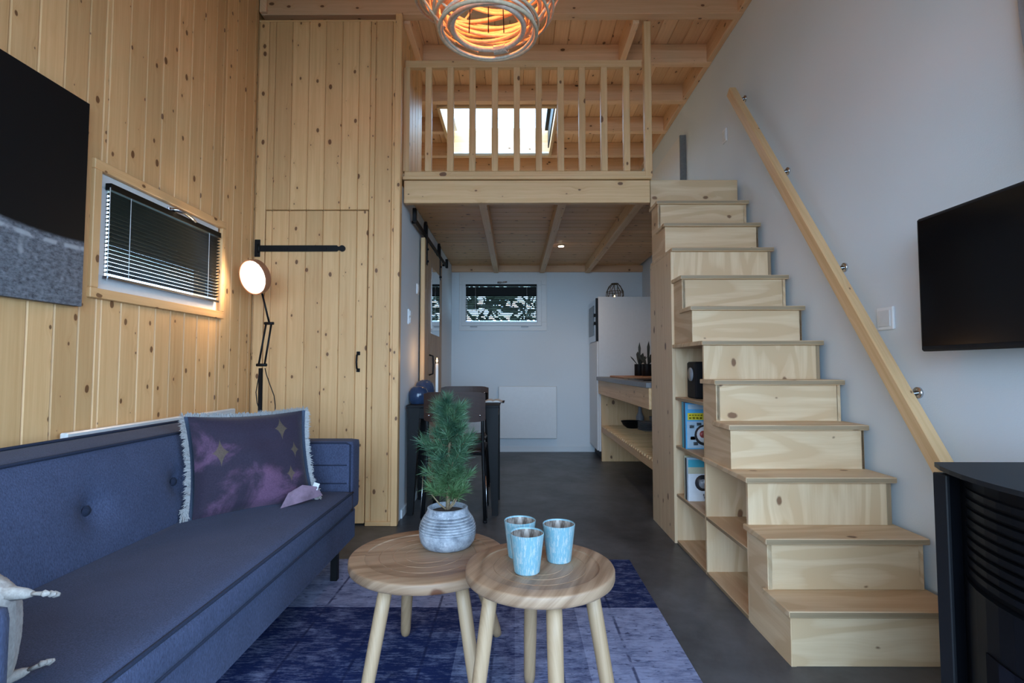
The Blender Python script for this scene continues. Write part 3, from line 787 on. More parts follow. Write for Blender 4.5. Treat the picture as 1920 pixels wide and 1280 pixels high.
# purple cushion
def velvet():
    m, nt, b = new_mat('purple_printed_velvet')
    co, s = objco(nt)
    v2 = comb(nt, s[0], s[2], 0.0)
    n1 = noise(nt, v2, 4.6, 7, 0.6, 0.5)
    n2 = noise(nt, co, 160, 3)
    f = rng(nt, mth(nt, 'ADD', n1, mth(nt, 'MULTIPLY', s[2], -0.30)), 0.50, 0.66, 0, 1, True)
    c = mixc(nt, f, (0.030, 0.022, 0.040), (0.125, 0.062, 0.115))
    c = mixc(nt, rng(nt, n1, 0.66, 0.80, 0, 1), c, (0.27, 0.17, 0.25))
    for cx, cz, sz in ((-0.135, 0.035, 0.055), (0.115, 0.12, 0.05), (0.165, 0.02, 0.035), (0.14, -0.085, 0.035)):
        ax = mth(nt, 'ABSOLUTE', mth(nt, 'SUBTRACT', s[0], cx)); az = mth(nt, 'ABSOLUTE', mth(nt, 'MULTIPLY', mth(nt, 'SUBTRACT', s[2], cz), 0.55))
        ast = mth(nt, 'ADD', mth(nt, 'POWER', ax, 0.62), mth(nt, 'POWER', az, 0.62))
        st = rng(nt, ast, sz**0.62*0.72, sz**0.62*0.76, 1, 0)
        c = mixc(nt, mth(nt, 'MULTIPLY', st, 0.75), c, (0.12, 0.088, 0.055))
    k = rng(nt, n2, 0.3, 0.7, 0.85, 1.15)
    c = mixc(nt, 1.0, c, comb(nt, k, k, k), 'MULTIPLY')
    nt.links.new(c, b.inputs['Base Color'])
    b.inputs['Roughness'].default_value = 0.75; b.inputs['Sheen Weight'].default_value = 0.15
    b.inputs['Specular IOR Level'].default_value = 0.2
    return m
M['velvet'] = velvet()
def pillow_mesh(w, h, t_, n=26, front=True, pinch=0.07, wr=0.004, seed=1, knit=0.0):
    rnd = random.Random(seed); ph = [rnd.uniform(0, 6) for _ in range(6)]
    V, Fc = [], []
    for i in range(n+1):
        for j in range(n+1):
            u, v = -1+2*i/n, -1+2*j/n
            th = t_*((1-u*u)**0.5*(1-v*v)**0.5)**0.85
            x = w/2*u*(1-pinch*(1-v*v)); z = h/2*v*(1-pinch*(1-u*u))
            y = th+wr*math.sin(9*u+ph[0]+4*v)*(1-u*u)*(1-v*v)+wr*math.sin(11*v+ph[1])*(1-v*v)*(1-u*u)
            y += knit*math.sin(40*u+6*math.sin(16*v))*math.cos(34*v)*(1-u**6)*(1-v**6)
            V.append((x, -y if front else y, z))
    for i in range(n):
        for j in range(n):
            q = (i*(n+1)+j, (i+1)*(n+1)+j, (i+1)*(n+1)+j+1, i*(n+1)+j+1)
            Fc.append(q if front else q[::-1])
    return mesh_from(V, Fc, smooth=True)
def rim_pt(w, h, pinch, s):
    """s in 0..4 walks the rim"""
    k = int(s) % 4; f = -1+2*(s-int(s))
    u, v = ((f, -1), (1, f), (-f, 1), (-1, -f))[k]
    return Vector((w/2*u*(1-pinch*(1-v*v)), 0, h/2*v*(1-pinch*(1-u*u)))), Vector((u if abs(u) > 0.98 else 0, 0, v if abs(v) > 0.98 else 0)).normalized()
def fringe_mesh(w, h, pinch, sides, count, ln, seed):
    rnd = random.Random(seed); V, Fc = [], []
    for sd in sides:
        for i in range(count):
            p, nrm = rim_pt(w, h, pinch, sd+(i+rnd.random())/count)
            dirv = (nrm+Vector((rnd.uniform(-.5, .5), rnd.uniform(-.7, .7), rnd.uniform(-.5, .5)))).normalized()
            l = ln*rnd.uniform(0.7, 1.25)
            tang = Vector((nrm.z, 0, -nrm.x))*0.0022+Vector((0, 0.0014, 0))
            q = p+Vector((0, rnd.uniform(-.004, .004), 0)); k = len(V)
            m1 = q+dirv*l*0.55; m2 = q+dirv*l+Vector((rnd.uniform(-.5, .5), rnd.uniform(-.5, .5), rnd.uniform(-.8, .2)))*l*0.4
            V += [q-tang, q+tang, m1-tang*1.2, m1+tang*1.2, m2]
            Fc += [(k, k+1, k+3, k+2), (k+2, k+3, k+4)]
    return mesh_from(V, Fc)
pw, ph_ = 0.475, 0.43
cb = Vector((-1.091, 2.232, 0.420))
pc = thing('throw_cushion', 'purple cloud-print velvet cushion with pale fringe on the sofa', 'cushion', cb, 0)
pc.rotation_euler = (math.radians(-20), 0, math.radians(42))
ctr = Vector((0, 0.02, ph_/2-0.005))
obj('front_cover', pillow_mesh(pw, ph_, 0.075, seed=4), 'velvet', pc, ctr)
obj('back_cover', pillow_mesh(pw+0.035, ph_+0.004, 0.06, front=False, seed=5), 'cush_back', pc, ctr)
fr_ = obj('fringe', fringe_mesh(pw+0.03, ph_, 0.07, (1, 2, 3), 420, 0.022, 8), 'fringe', pc, ctr); fr_['kind'] = 'stuff'
for sx in (-1, 1):
    rnd = random.Random(sx+5); V, Fc = [], []
    for i in range(70):
        b_ = Vector((sx*(pw/2+0.012), 0, -ph_/2+0.045)); e = b_+Vector((sx*rnd.uniform(-0.004, 0.03), rnd.uniform(-.018, .018), rnd.uniform(-0.045, 0.01)))
        a, f2 = tube_mesh([b_, (b_+e)/2+Vector((sx*0.006, 0, 0.004)), e], 0.0018, 4); k = len(V); V += a; Fc += [tuple(k+q for q in ff) for ff in f2]
    obj('tassel', mesh_from(V, Fc), 'fringe', pc, ctr)
bl = box('care_tag', 0.214, 0.240, -0.073, -0.071, 0.033, 0.062, 'pwhite', pc, 0, local=True); bl.rotation_euler = (0.2, 0.45, 0)
# folded corner of the print lying on the seat
fc = mesh_from([(0.10, -0.05, 0.02), (0.285, -0.055, 0.045), (0.255, -0.075, 0.085), (0.19, -0.085, 0.10), (0.13, -0.078, 0.075), (0.19, -0.062, 0.03)], [(0, 5, 4), (5, 3, 4), (5, 1, 2), (5, 2, 3)])
for v in fc.vertices: v.co += Vector((-0.025, 0.0, -0.040))
obj('folded_corner', fc, plain('mauve_velvet', (0.22, 0.14, 0.19), 0.7, var=0.35, vscale=18), pc)

# knitted cream cushion leaning on the near arm
kc = thing('knit_cushion', 'chunky cream knitted cushion with knotted corner tassels leaning on the sofa arm', 'cushion', (-1.165, 1.075, 0.478))
kR = Matrix.Rotation(math.radians(182), 3, 'Z') @ Matrix.Rotation(math.radians(-27), 3, 'X') @ Matrix.Rotation(math.radians(-22), 3, 'Y')
kc.rotation_euler = kR.to_euler()
kc.location = Vector((-0.970, 1.027, 0.424)) - kR @ Vector((-0.165, 0, 0.0))   # its low corner rests on the seat
kw, kh = 0.33, 0.26
kctr = Vector((0, 0.0, kh/2-0.012))
for nm, fz in (('front_cover', True), ('back_cover', False)):
    o = obj(nm, pillow_mesh(kw, kh, 0.075, 90, fz, -0.02, 0.004, 11, 0.0045), 'knit', kc, kctr)
for sx in (-1, 1):
    for sz in (-1, 1):
        V, Fc = [], []
        b_ = Vector((sx*kw/2*0.98, 0, sz*kh/2*0.94))
        wd_ = {(-1, -1): (0.75, 0.45, 0.22), (-1, 1): (1, 0.25, -0.12), (1, -1): (0.25, 0.85, -0.15), (1, 1): (-0.1, 0.35, 0.9)}[(sx, sz)]
        dirv = (kR.transposed() @ Vector(wd_)).normalized()
        a, f2 = tube_mesh([b_-dirv*0.03, b_, b_+dirv*0.02, b_+dirv*0.03], [0.010, 0.012, 0.009, 0.005], 8); V += a; Fc += f2
        for j in range(4):
            e = b_+dirv*0.025; e2 = e+(dirv+Vector((0, (j-1.5)*0.25, (j-1.5)*0.35))).normalized()*0.035
            a, f2 = tube_mesh([e, e2], 0.0035, 6); k = len(V); V += a; Fc += [tuple(k+q for q in ff) for ff in f2]
            a, f2 = tube_mesh([e2-dirv*0.004, e2, e2+dirv*0.008], [0.004, 0.0065, 0.003], 6); k = len(V); V += a; Fc += [tuple(k+q for q in ff) for ff in f2]
        obj('corner_tassel', mesh_from(V, Fc, smooth=True), 'knit', kc, kctr)

# flat radiators
def radiator(label, axis, f0, f1, a0, a1, z0, z1):
    if axis == 1:
        r = thing('panel_heater', label, 'heater', (f0, (a0+a1)/2, z0))
        box('panel', f0+0.02, f1, a0, a1, z0, z1, 'white', r, 0.005)
        for a in (a0+0.2, a1-0.2): box('wall_bracket', f0, f0+0.022, a-0.02, a+0.02, z0+0.05, z1-0.05, 'chrome', r)
    else:
        r = thing('panel_heater', label, 'heater', ((a0+a1)/2, f1, z0))
        box('panel', a0, a1, f0, f1-0.02, z0, z1, 'white', r, 0.005)
        for a in (a0+0.15, a1-0.15): box('wall_bracket', a-0.02, a+0.02, f1-0.022, f1+0.002, z0+0.05, z1-0.05, 'chrome', r)
q0, q1 = P(125, 826, 0, XL+0.05), P(442, 769, 0, XL+0.05)
radiator('white flat panel heater on the plank wall behind the sofa', 1, XL, XL+0.05, q0.y, q1.y, 0.28, (q0.z+q1.z)/2+0.02)
a0, a1 = P(935, 724, 1, YB-0.05), P(1044, 822, 1, YB-0.05)
radiator('white flat panel heater on the white kitchen back wall', 0, YB-0.055, YB, a0.x, a1.x, a1.z, a0.z)

# rug
def rug():
    m, nt, b = new_mat('blue_patchwork_print')
    co, s = objco(nt)
    at = N(nt, 'ShaderNodeAttribute', attribute_name='shade'); sh = at.outputs['Fac']
    st = noise(nt, comb(nt, mth(nt, 'MULTIPLY', s[0], 16), mth(nt, 'MULTIPLY', s[1], 105), 0.0), 1.0, 6, 0.85)
    bl_ = noise(nt, comb(nt, mth(nt, 'MULTIPLY', s[0], 9), mth(nt, 'MULTIPLY', s[1], 14), 4.0), 1.0, 5, 0.7)
    wear = mth(nt, 'ADD', mth(nt, 'MULTIPLY', st, 0.6), mth(nt, 'MULTIPLY', bl_, 0.4))
    f = rng(nt, mth(nt, 'ADD', wear, mth(nt, 'MULTIPLY', mth(nt, 'SUBTRACT', sh, 0.5), 0.25)), 0.42, 0.645, 0, 1)
    c = mixc(nt, f, (0.014, 0.024, 0.095), (0.33, 0.37, 0.56))
    # faded ornament lines
    ln = mth(nt, 'ABSOLUTE', mth(nt, 'SUBTRACT', mth(nt, 'FRACT', mth(nt, 'MULTIPLY', s[0], 4.17)), 0.5))
    lm = mth(nt, 'MULTIPLY', rng(nt, ln, 0.012, 0.03, 1, 0), rng(nt, bl_, 0.42, 0.52, 0, 0.75))
    c = mixc(nt, lm, c, (0.012, 0.016, 0.06))
    dk = rng(nt, noise(nt, comb(nt, mth(nt, 'MULTIPLY', s[0], 26), mth(nt, 'MULTIPLY', s[1], 48), 9.0), 1.0, 3, 0.6), 0.60, 0.68, 0, 0.7)
    c = mixc(nt, dk, c, (0.014, 0.02, 0.07))
    nt.links.new(c, b.inputs['Base Color']); b.inputs['Roughness'].default_value = 0.95; b.inputs['Specular IOR Level'].default_value = 0.1
    bump(nt, b, st, 0.5, 0.003)
    xs = [-1.02, -0.69, -0.21, 0.0, 0.25, 0.605]; ys = [0.35, 0.62, 1.16, 1.70, 2.25, 2.80]
    shade = [[0.3, 0.8, 0.4, 0.3, 0.2], [0.5, 0.2, 0.6, 0.7, 0.3], [0.8, 0.3, 0.35, 0.8, 0.75], [0.25, 0.22, 0.48, 0.62, 0.92], [0.85, 0.9, 0.35, 0.6, 0.22]]
    bm = bmesh.new(); V = {}
    for i, x in enumerate(xs):
        for j, y in enumerate(ys): V[i, j] = bm.verts.new((x, y, 0.006))
    lay = bm.faces.layers.float.new('shade')
    for j in range(5):
        for i in range(5):
            f_ = bm.faces.new((V[i, j], V[i+1, j], V[i+1, j+1], V[i, j+1])); f_[lay] = shade[j][i]
    B = {}
    rim = [(i, 0) for i in range(6)]+[(5, j) for j in range(1, 6)]+[(i, 5) for i in range(4, -1, -1)]+[(0, j) for j in range(4, 0, -1)]
    for k in rim: B[k] = bm.verts.new((xs[k[0]], ys[k[1]], 0.0))
    for a, b2 in zip(rim, rim[1:]+rim[:1]):
        f_ = bm.faces.new((B[a], B[b2], V[b2], V[a])); f_[lay] = 0.2
    for v in bm.verts: v.co -= Vector((-0.2, 1.57, 0))
    o = obj('rug', bm_mesh(bm), m); o.location = (-0.2, 1.57, 0)
    tag(o, 'blue patchwork vintage print rug under the coffee tables', 'rug')
rug()
# ================================================================== COFFEE TABLES
def coffee_table(label, cx, cy, h, r, feet, rot):
    t = thing('coffee_table', label, 'table', (cx, cy, 0), 0, 'nesting round coffee tables')
    th = 0.034
    prof = [(0.001, h-th), (r-0.007, h-th), (r-0.002, h-th+0.004), (r, h-th+0.010), (r, h-0.006), (r-0.002, h-0.002), (r-0.006, h), (r*0.80, h), (r*0.797, h-0.004), (r*0.785, h-0.005), (0.001, h-0.005)]
    top = lathe('table_top', prof, 'tabletop', t, (0, 0, 0), 64); top.rotation_euler = (0, 0, rot)
    for rr in (0.30, 0.45, 0.62):
        V, Fc = tube_mesh([(r*rr*math.cos(2*PI*k/48), r*rr*math.sin(2*PI*k/48), h-0.0052) for k in range(48)], 0.0011, 4, True)
        obj('turned_ring', mesh_from(V, Fc), 'tabletop', top)
    for (ax, ay, bx, by) in feet:
        a = Vector((ax, ay, h-th+0.004)); b = Vector((bx, by, 0.008))
        pts = [a+(b-a)*f for f in (0, 0.25, 0.6, 0.93, 0.985, 1.0)]
        tube('leg', pts, [0.021, 0.0215, 0.0205, 0.0185, 0.016, 0.009], 'tableleg', t, 14, local=True)
    return t
LX, LY, LH, LR = P(803, 1036, 2, 0.40).x, P(803, 1036, 2, 0.40).y, 0.40, 0.257
RX, RY, RH, RR = P(1012, 1058, 2, 0.45).x, P(1012, 1058, 2, 0.45).y, 0.45, 0.214
coffee_table('larger lower round wooden coffee table carrying the potted conifer', LX, LY, LH, LR,
             [(-0.10, -0.15, -0.155, -0.215), (-0.09, 0.13, -0.125, 0.25), (0.13, 0.10, 0.225, 0.25), (0.12, -0.12, 0.185, -0.20)], 0.3)
coffee_table('smaller higher round wooden coffee table carrying three blue tealight cups', RX, RY, RH, RR,
             [(-0.135, -0.03, -0.19, -0.09), (0.03, -0.14, 0.035, -0.21), (0.14, -0.02, 0.205, -0.07), (-0.02, 0.13, -0.025, 0.19)], 1.2)

# pot with dwarf conifer
pp = P(839, 1022, 2, LH-0.005)
pot = thing('potted_conifer', 'young green pine tree in a grey ribbed pot on the lower coffee table', 'plant', (pp.x, pp.y, LH-0.005))
def pot_mat():
    m, nt, b = new_mat('washed_grey_pottery')
    co, s = objco(nt)
    n1 = noise(nt, co, 26, 5, 0.65); n2 = noise(nt, co, 120, 3)
    f = rng(nt, n1, 0.36, 0.64, 0, 1)
    c = mixc(nt, f, (0.17, 0.185, 0.215), (0.40, 0.42, 0.46))
    c = mixc(nt, rng(nt, n2, 0.58, 0.72, 0, 0.45), c, (0.58, 0.59, 0.62))
    nt.links.new(c, b.inputs['Base Color']); b.inputs['Roughness'].default_value = 0.85
    bump(nt, b, n2, 0.6, 0.002)
    return m
M['pot'] = pot_mat()
prof = [(0.001, 0), (0.074, 0), (0.083, 0.004), (0.094, 0.02), (0.0985, 0.04), (0.0985, 0.050)]
for i in range(7):
    z = 0.054+i*0.0088; rr = 0.0985-0.0006*i*i
    prof += [(rr-0.0045, z), (rr+0.0012, z+0.0035), (rr-0.0002, z+0.0068)]
prof += [(0.073, 0.120), (0.070, 0.127), (0.071, 0.133), (0.066, 0.135), (0.062, 0.126), (0.063, 0.114), (0.001, 0.114)]
SC = 1.0
lathe('pot', prof, 'pot', pot, (0, 0, 0), 56)
lathe('soil', [(0.001, 0.112), (0.064, 0.112), (0.06, 0.118), (0.03, 0.123), (0.001, 0.125)], 'soil', pot, (0, 0, 0), 24)
rnd = random.Random(21)
trunk_pts = [Vector((0, 0, 0.115)), Vector((0.004, 0, 0.22)), Vector((0.0, 0.004, 0.30)), Vector((0.008, 0, 0.38)), Vector((0.004, 0, 0.45)), Vector((-0.002, 0, 0.515))]
V, Fc = tube_mesh(trunk_pts, [0.008, 0.0065, 0.0055, 0.0045, 0.0035, 0.0022], 8)
trunk = obj('trunk', mesh_from(V, Fc, smooth=True), 'bark', pot)
def trunk_at(z):
    for a, b in zip(trunk_pts[:-1], trunk_pts[1:]):
        if a.z <= z <= b.z: return a.lerp(b, (z-a.z)/(b.z-a.z))
    return trunk_pts[-1]
NV, NF, NM = [], [], []
def needle(p, d, l):
    s_ = d.cross(Vector((rnd.uniform(-1, 1), rnd.uniform(-1, 1), rnd.uniform(-1, 1)))).normalized()*0.0010
    k = len(NV); NV.extend([p-s_, p+s_, p+d*l*0.6+s_*0.8, p+d*l]); NF.extend([(k, k+1, k+2), (k, k+2, k+3)])
def env(z):
    """crown radius against height: full body, narrow leader, a fork on the right"""
    tbl = [(0.14, 0.045), (0.17, 0.075), (0.24, 0.095), (0.31, 0.112), (0.36, 0.085), (0.41, 0.062), (0.46, 0.066), (0.50, 0.035), (0.53, 0.012)]
    for a, b in zip(tbl[:-1], tbl[1:]):
        if a[0] <= z <= b[0]: return a[1]+(b[1]-a[1])*(z-a[0])/(b[0]-a[0])
    return 0.02
def twig(p0, d, ln, rad, n_need, nl):
    e = p0+d*ln; mid = (p0+e)/2+Vector((0, 0, -0.004))
    e = e+Vector((0, 0, ln*0.28))
    Vv, Ff = tube_mesh([p0, mid, e], [rad, rad*0.8, rad*0.45], 5)
    obj('branch', mesh_from(Vv, Ff, smooth=True), 'bark', trunk)
    for i in range(n_need):
        f = 0.18+0.82*rnd.random()
        q = p0.lerp(mid, f*2) if f < 0.5 else mid.lerp(e, f*2-1)
        ax = (e-mid).normalized()
        dd = (ax*rnd.uniform(0.5, 1.3)+Vector((rnd.gauss(0, 1), rnd.gauss(0, 1), rnd.gauss(0, 1))).normalized()*0.75).normalized()
        needle(q, dd, nl*rnd.uniform(0.7, 1.2))
    return e
for i in range(58):
    z = 0.165+0.325*((i+0.5)/58); a = i*2.39996+rnd.uniform(-0.5, 0.5)
    rr = env(z)*rnd.choice((0.6, 0.85, 1.0, 1.22))
    if 0.29 < z < 0.37 and math.cos(a) > 0.35: rr *= 1.3
    d = Vector((math.cos(a), math.sin(a), rnd.uniform(0.1, 0.6))).normalized()
    twig(trunk_at(z-0.01), d, max(0.022, rr*0.74), 0.0018, 165, 0.046)
for k in range(240):
    z = rnd.uniform(0.44, 0.525); p = trunk_at(min(z, 0.515))
    a = rnd.uniform(0, 2*PI); needle(p, Vector((math.cos(a)*0.7, math.sin(a)*0.7, rnd.uniform(0.3, 1.3))).normalized(), 0.042*rnd.uniform(0.6, 1.1))
for bx, bz in ((-0.055, 0.18), (0.045, 0.185), (0.03, 0.17)):
    Vv, Ff = tube_mesh([(0, 0, 0.12), (bx*0.5, -0.01, 0.145), (bx, -0.015, bz)], [0.004, 0.003, 0.002], 5); obj('branch', mesh_from(Vv, Ff, smooth=True), 'bark', trunk)
def needle_mat():
    m, nt, b = new_mat('pine_needles')
    co, s = objco(nt); n1 = noise(nt, co, 26, 3)
    c = mixc(nt, rng(nt, n1, 0.35, 0.65, 0, 1), (0.022, 0.070, 0.040), (0.085, 0.175, 0.085))
    c = mixc(nt, rng(nt, s[2], 0.17, 0.30, 0.45, 0), c, (0.12, 0.21, 0.045))
    nt.links.new(c, b.inputs['Base Color']); b.inputs['Roughness'].default_value = 0.5
    return m
nd = obj('needles', mesh_from(NV, NF), needle_mat(), pot); nd['kind'] = 'stuff'

# blue mercury-glass tealight cups
def cup_mat():
    m, nt, b = new_mat('crackled_blue_glass')
    co, s = objco(nt)
    n1 = noise(nt, comb(nt, mth(nt, 'MULTIPLY', s[0], 190), mth(nt, 'MULTIPLY', s[1], 190), mth(nt, 'MULTIPLY', s[2], 30)), 1.0, 4, 0.7, 0.6)
    f = rng(nt, n1, 0.5, 0.60, 0, 1)
    c = mixc(nt, f, (0.165, 0.325, 0.385), (0.40, 0.44, 0.44))
    nt.links.new(c, b.inputs['Base Color']); b.inputs['Roughness'].default_value = 0.3
    return m
M['cup'] = cup_mat()
def cupin_mat():
    m, nt, b = new_mat('mercury_glass_inside')
    co, s = objco(nt)
    n1 = noise(nt, comb(nt, mth(nt, 'MULTIPLY', s[0], 70), mth(nt, 'MULTIPLY', s[1], 70), mth(nt, 'MULTIPLY', s[2], 14)), 1.0, 4, 0.7)
    c = mixc(nt, rng(nt, n1, 0.4, 0.6, 0, 1), (0.22, 0.17, 0.145), (0.66, 0.58, 0.52))
    nt.links.new(c, b.inputs['Base Color']); b.inputs['Roughness'].default_value = 0.25; b.inputs['Metallic'].default_value = 0.6
    return m
M['cupin'] = cupin_mat()
for (px, py, lab) in ((988, 1071, 'blue crackled tealight cup in front of the other two on the coffee table'),
                      (1048, 1050, 'blue crackled tealight cup standing slightly apart from the overlapping pair'),
                      (975, 1042, 'blue crackled tealight cup half hidden behind the front cup')):
    q = P(px, py, 2, RH-0.005)
    c = thing('tealight_cup', lab, 'candle holder', (q.x, q.y, RH-0.0055), 0, 'blue tealight cups')
    R0, R1, Hc = 0.036, 0.0485, 0.108
    lathe('outer_wall', [(0.001, 0), (R0-0.003, 0), (R0, 0.003), (R1, Hc), (R1-0.0015, Hc+0.0012), (R1-0.0025, Hc-0.0005), (R1-0.0028, Hc-0.004)], 'cup', c, (0, 0, 0), 40)
    ins = lathe_mesh([(R1-0.0026, Hc-0.002), (R0-0.001, 0.008), (0.001, 0.007)], 40)
    ins.polygons[len(ins.polygons)-2].use_smooth = False
    # drop the lid that lathe put on the opening
    bm = bmesh.new(); bm.from_mesh(ins); bm.faces.ensure_lookup_table()
    bmesh.ops.delete(bm, geom=[f_ for f_ in bm.faces if len(f_.verts) > 4 and f_.calc_center_median().z > 0.05], context='FACES'); bm.to_mesh(ins); bm.free()
    obj('mirror_lining', ins, 'cupin', c)
    cd = lathe('tealight', [(0.001, 0.008), (0.019, 0.008), (0.019, 0.024), (0.001, 0.024)], 'candle', c, (0, 0, 0), 20)
# fix: the outer wall lathe is closed on top, open it
for o in [o for o in bpy.data.objects if o.name.startswith('outer_wall')]:
    bm = bmesh.new(); bm.from_mesh(o.data)
    bmesh.ops.delete(bm, geom=[f_ for f_ in bm.faces if len(f_.verts) > 4 and f_.calc_center_median().z > 0.05], context='FACES'); bm.to_mesh(o.data); bm.free()
# ================================================================== FLOOR LAMP
LPY = 3.16
lb = P(489, 760, 1, LPY)
lm = thing('floor_lamp', 'black architect floor lamp with round copper head behind the sofa', 'lamp', (lb.x, LPY, 0))
def LPt(px, py, dy=0.0): return P(px, py, 1, LPY+dy)
lathe('base', [(0.001, 0), (0.11, 0), (0.115, 0.006), (0.11, 0.014), (0.02, 0.018), (0.001, 0.018)], 'black', lm, (0, 0, 0), 32)
tube('pole', [(lb.x, LPY, 0.016), LPt(489, 690)], 0.0125, 'black', lm, 12)
k0, k1 = LPt(490, 684), LPt(504, 606)
tube('joint', [LPt(481, 684), LPt(500, 684)], 0.009, 'black', lm)
tube('joint', [LPt(496, 606), LPt(513, 606)], 0.009, 'black', lm)
tube('arm', [LPt(485, 684), LPt(499, 606)], 0.006, 'black', lm)
tube('arm', [LPt(496, 684), LPt(509, 606)], 0.006, 'black', lm)
tube('arm', [LPt(505, 606), LPt(491, 548, -0.02)], 0.006, 'black', lm)
hc = LPt(473, 520, -0.09)
hd = lathe_mesh([(0.001, -0.075), (0.03, -0.075), (0.05, -0.070), (0.086, -0.058), (0.104, -0.04), (0.106, 0.0), (0.100, 0.0), (0.098, -0.03), (0.001, -0.04)], 40)
aim = Vector((-0.36, -0.88, -0.30)).normalized()
rotq = Vector((0, 0, 1)).rotation_difference(aim).to_euler()
head = obj('lamp_head', hd, 'copper', lm, hc-lm.location, rotq)
obj('diffuser', lathe_mesh([(0.001, -0.006), (0.097, -0.006), (0.096, -0.001), (0.06, 0.004), (0.001, 0.006)], 40), 'lampglow', head)
sl = bpy.data.lights.new('floor_lamp_light', 'SPOT'); sl.energy = 4.5; sl.color = (1.0, 0.66, 0.34); sl.spot_size = math.radians(150); sl.spot_blend = 0.6; sl.shadow_soft_size = 0.08
so = bpy.data.objects.new('floor_lamp_light', sl); COL.objects.link(so); so.location = hc+aim*0.02; so.rotation_euler = Vector((0, 0, -1)).rotation_difference(aim).to_euler()
tube('cable', [LPt(497, 690), LPt(499, 700), LPt(505, 718), LPt(514, 742), LPt(516, 760), LPt(516, 782), LPt(516, 830), (lb.x+0.085, LPY, 0.10), (lb.x+0.06, LPY+0.06, 0.004), (lb.x-0.02, LPY+0.15, 0.004)], 0.0028, 'black', lm, 6)
tube('inline_switch', [LPt(517, 780), LPt(517, 800)], 0.009, 'black', lm, 8)
tube('cable', [LPt(488, 690, -0.01), LPt(484, 712, -0.01), LPt(480, 735, -0.01), LPt(482, 755, -0.01), LPt(487, 770, -0.01), LPt(486, 800, -0.01), (lb.x-0.012, LPY-0.012, 0.3), (lb.x-0.014, LPY-0.012, 0.017)], 0.0028, 'black', lm, 6)

# ================================================================== PENDANT LAMP (rattan basket)
pdc = P(915, 52, 1, 1.92)
PX, PY_, PZ = pdc.x, 1.92, pdc.z
pd = thing('pendant_lamp', 'round rattan basket pendant lamp glowing orange in front of the loft', 'lamp', (PX, PY_, PZ))
def ring(name, r, z, rad, mat, parent, tiltx=0, tilty=0, seg=48, squash=1.0):
    pts = []
    rot = Matrix.Rotation(tiltx, 4, 'X') @ Matrix.Rotation(tilty, 4, 'Y')
    for k in range(seg):
        a = 2*PI*k/seg; pts.append(rot @ Vector((r*math.cos(a), r*math.sin(a)*squash, 0)) + Vector((0, 0, z)))
    V, Fc = tube_mesh(pts, rad, 8, True)
    return obj(name, mesh_from(V, Fc, smooth=True), mat, parent)
ring('wrapped_mouth_ring', 0.136, 0.0, 0.011, 'rattanw', pd)
ring('outer_hoop', 0.184, -0.02, 0.0075, 'rattan', pd, 0.03, 0.02)
ring('outer_hoop', 0.176, -0.004, 0.0065, 'rattanw', pd, -0.05, 0.01)
rp = random.Random(5)
# bulging body: radius against height
def body_r(f): return 0.140+0.145*math.sin(PI*(0.04+0.90*f))
Hb = 0.36
for i in range(10):
    f = (i+0.8)/10
    ring('rattan_hoop', body_r(f)+rp.uniform(-0.006, 0.006), Hb*f, 0.0055, 'rattan', pd, rp.uniform(-0.14, 0.14), rp.uniform(-0.14, 0.14))
for i in range(10):     # slanting meridian canes
    a0 = 2*PI*i/10; tw = 0.9 if i % 2 else -0.9
    pts = []
    for k in range(15):
        f = k/14; a = a0+tw*f; r = body_r(f)+0.004
        pts.append((r*math.cos(a), r*math.sin(a), Hb*f))
    V, Fc = tube_mesh(pts, 0.005, 6); obj('rattan_cane', mesh_from(V, Fc, smooth=True), 'rattan', pd)
for i in range(24):     # inner woven band
    f = (i+0.5)/24
    ring('inner_weave', (body_r(f)-0.022)+rp.uniform(-0.005, 0.005), Hb*f+0.01, 0.0075, 'rattan', pd, rp.uniform(-0.22, 0.22), rp.uniform(-0.22, 0.22))
rw = random.Random(9)
V, Fc = [], []
for k in range(13):      # white binding on the mouth ring
    a = math.radians(62+k*1.7) 
    c = Vector((0.142*math.cos(a), 0.142*math.sin(a), 0.0)); u = Vector((math.cos(a), math.sin(a), 0))
    pts = [c+u*0.020*math.cos(b)+Vector((0, 0, 0.014*math.sin(b))) for b in [2*PI*j/10 for j in range(10)]]
    a_, f2 = tube_mesh(pts, 0.0024, 5, True); n0 = len(V); V += a_; Fc += [tuple(n0+q for q in ff) for ff in f2]
obj('binding', mesh_from(V, Fc), 'rattanw', pd)
for dx in (-0.075, 0.0, 0.06): tube('wire', [(dx, 0.03, 0.0), (dx*0.8, 0.02, Hb)], 0.0022, 'black', pd, 5, local=True)
for k in range(3): tube('top_spoke', [(0.15*math.cos(k*PI/3), 0.15*math.sin(k*PI/3), Hb), (-0.15*math.cos(k*PI/3), -0.15*math.sin(k*PI/3), Hb)], 0.005, 'rattan', pd, 6, local=True)
tube('socket', [(0, 0, Hb+0.02), (0, 0, Hb-0.02)], 0.02, 'black', pd, 12, local=True)
lathe('bulb', [(0.001, Hb-0.12), (0.018, Hb-0.115), (0.03, Hb-0.09), (0.028, Hb-0.06), (0.014, Hb-0.03), (0.001, Hb-0.02)], 'bulb', pd, (0, 0, 0), 20)
tube('cord', [(0, 0, Hb), (0, 0, ZC-PZ)], 0.004, 'black', pd, 6, local=True)
bl_ = bpy.data.lights.new('pendant_bulb_light', 'POINT'); bl_.energy = 4.2; bl_.color = (1.0, 0.30, 0.075); bl_.shadow_soft_size = 0.035
bo = bpy.data.objects.new('pendant_bulb_light', bl_); COL.objects.link(bo); bo.location = (PX, PY_, PZ+Hb-0.16)

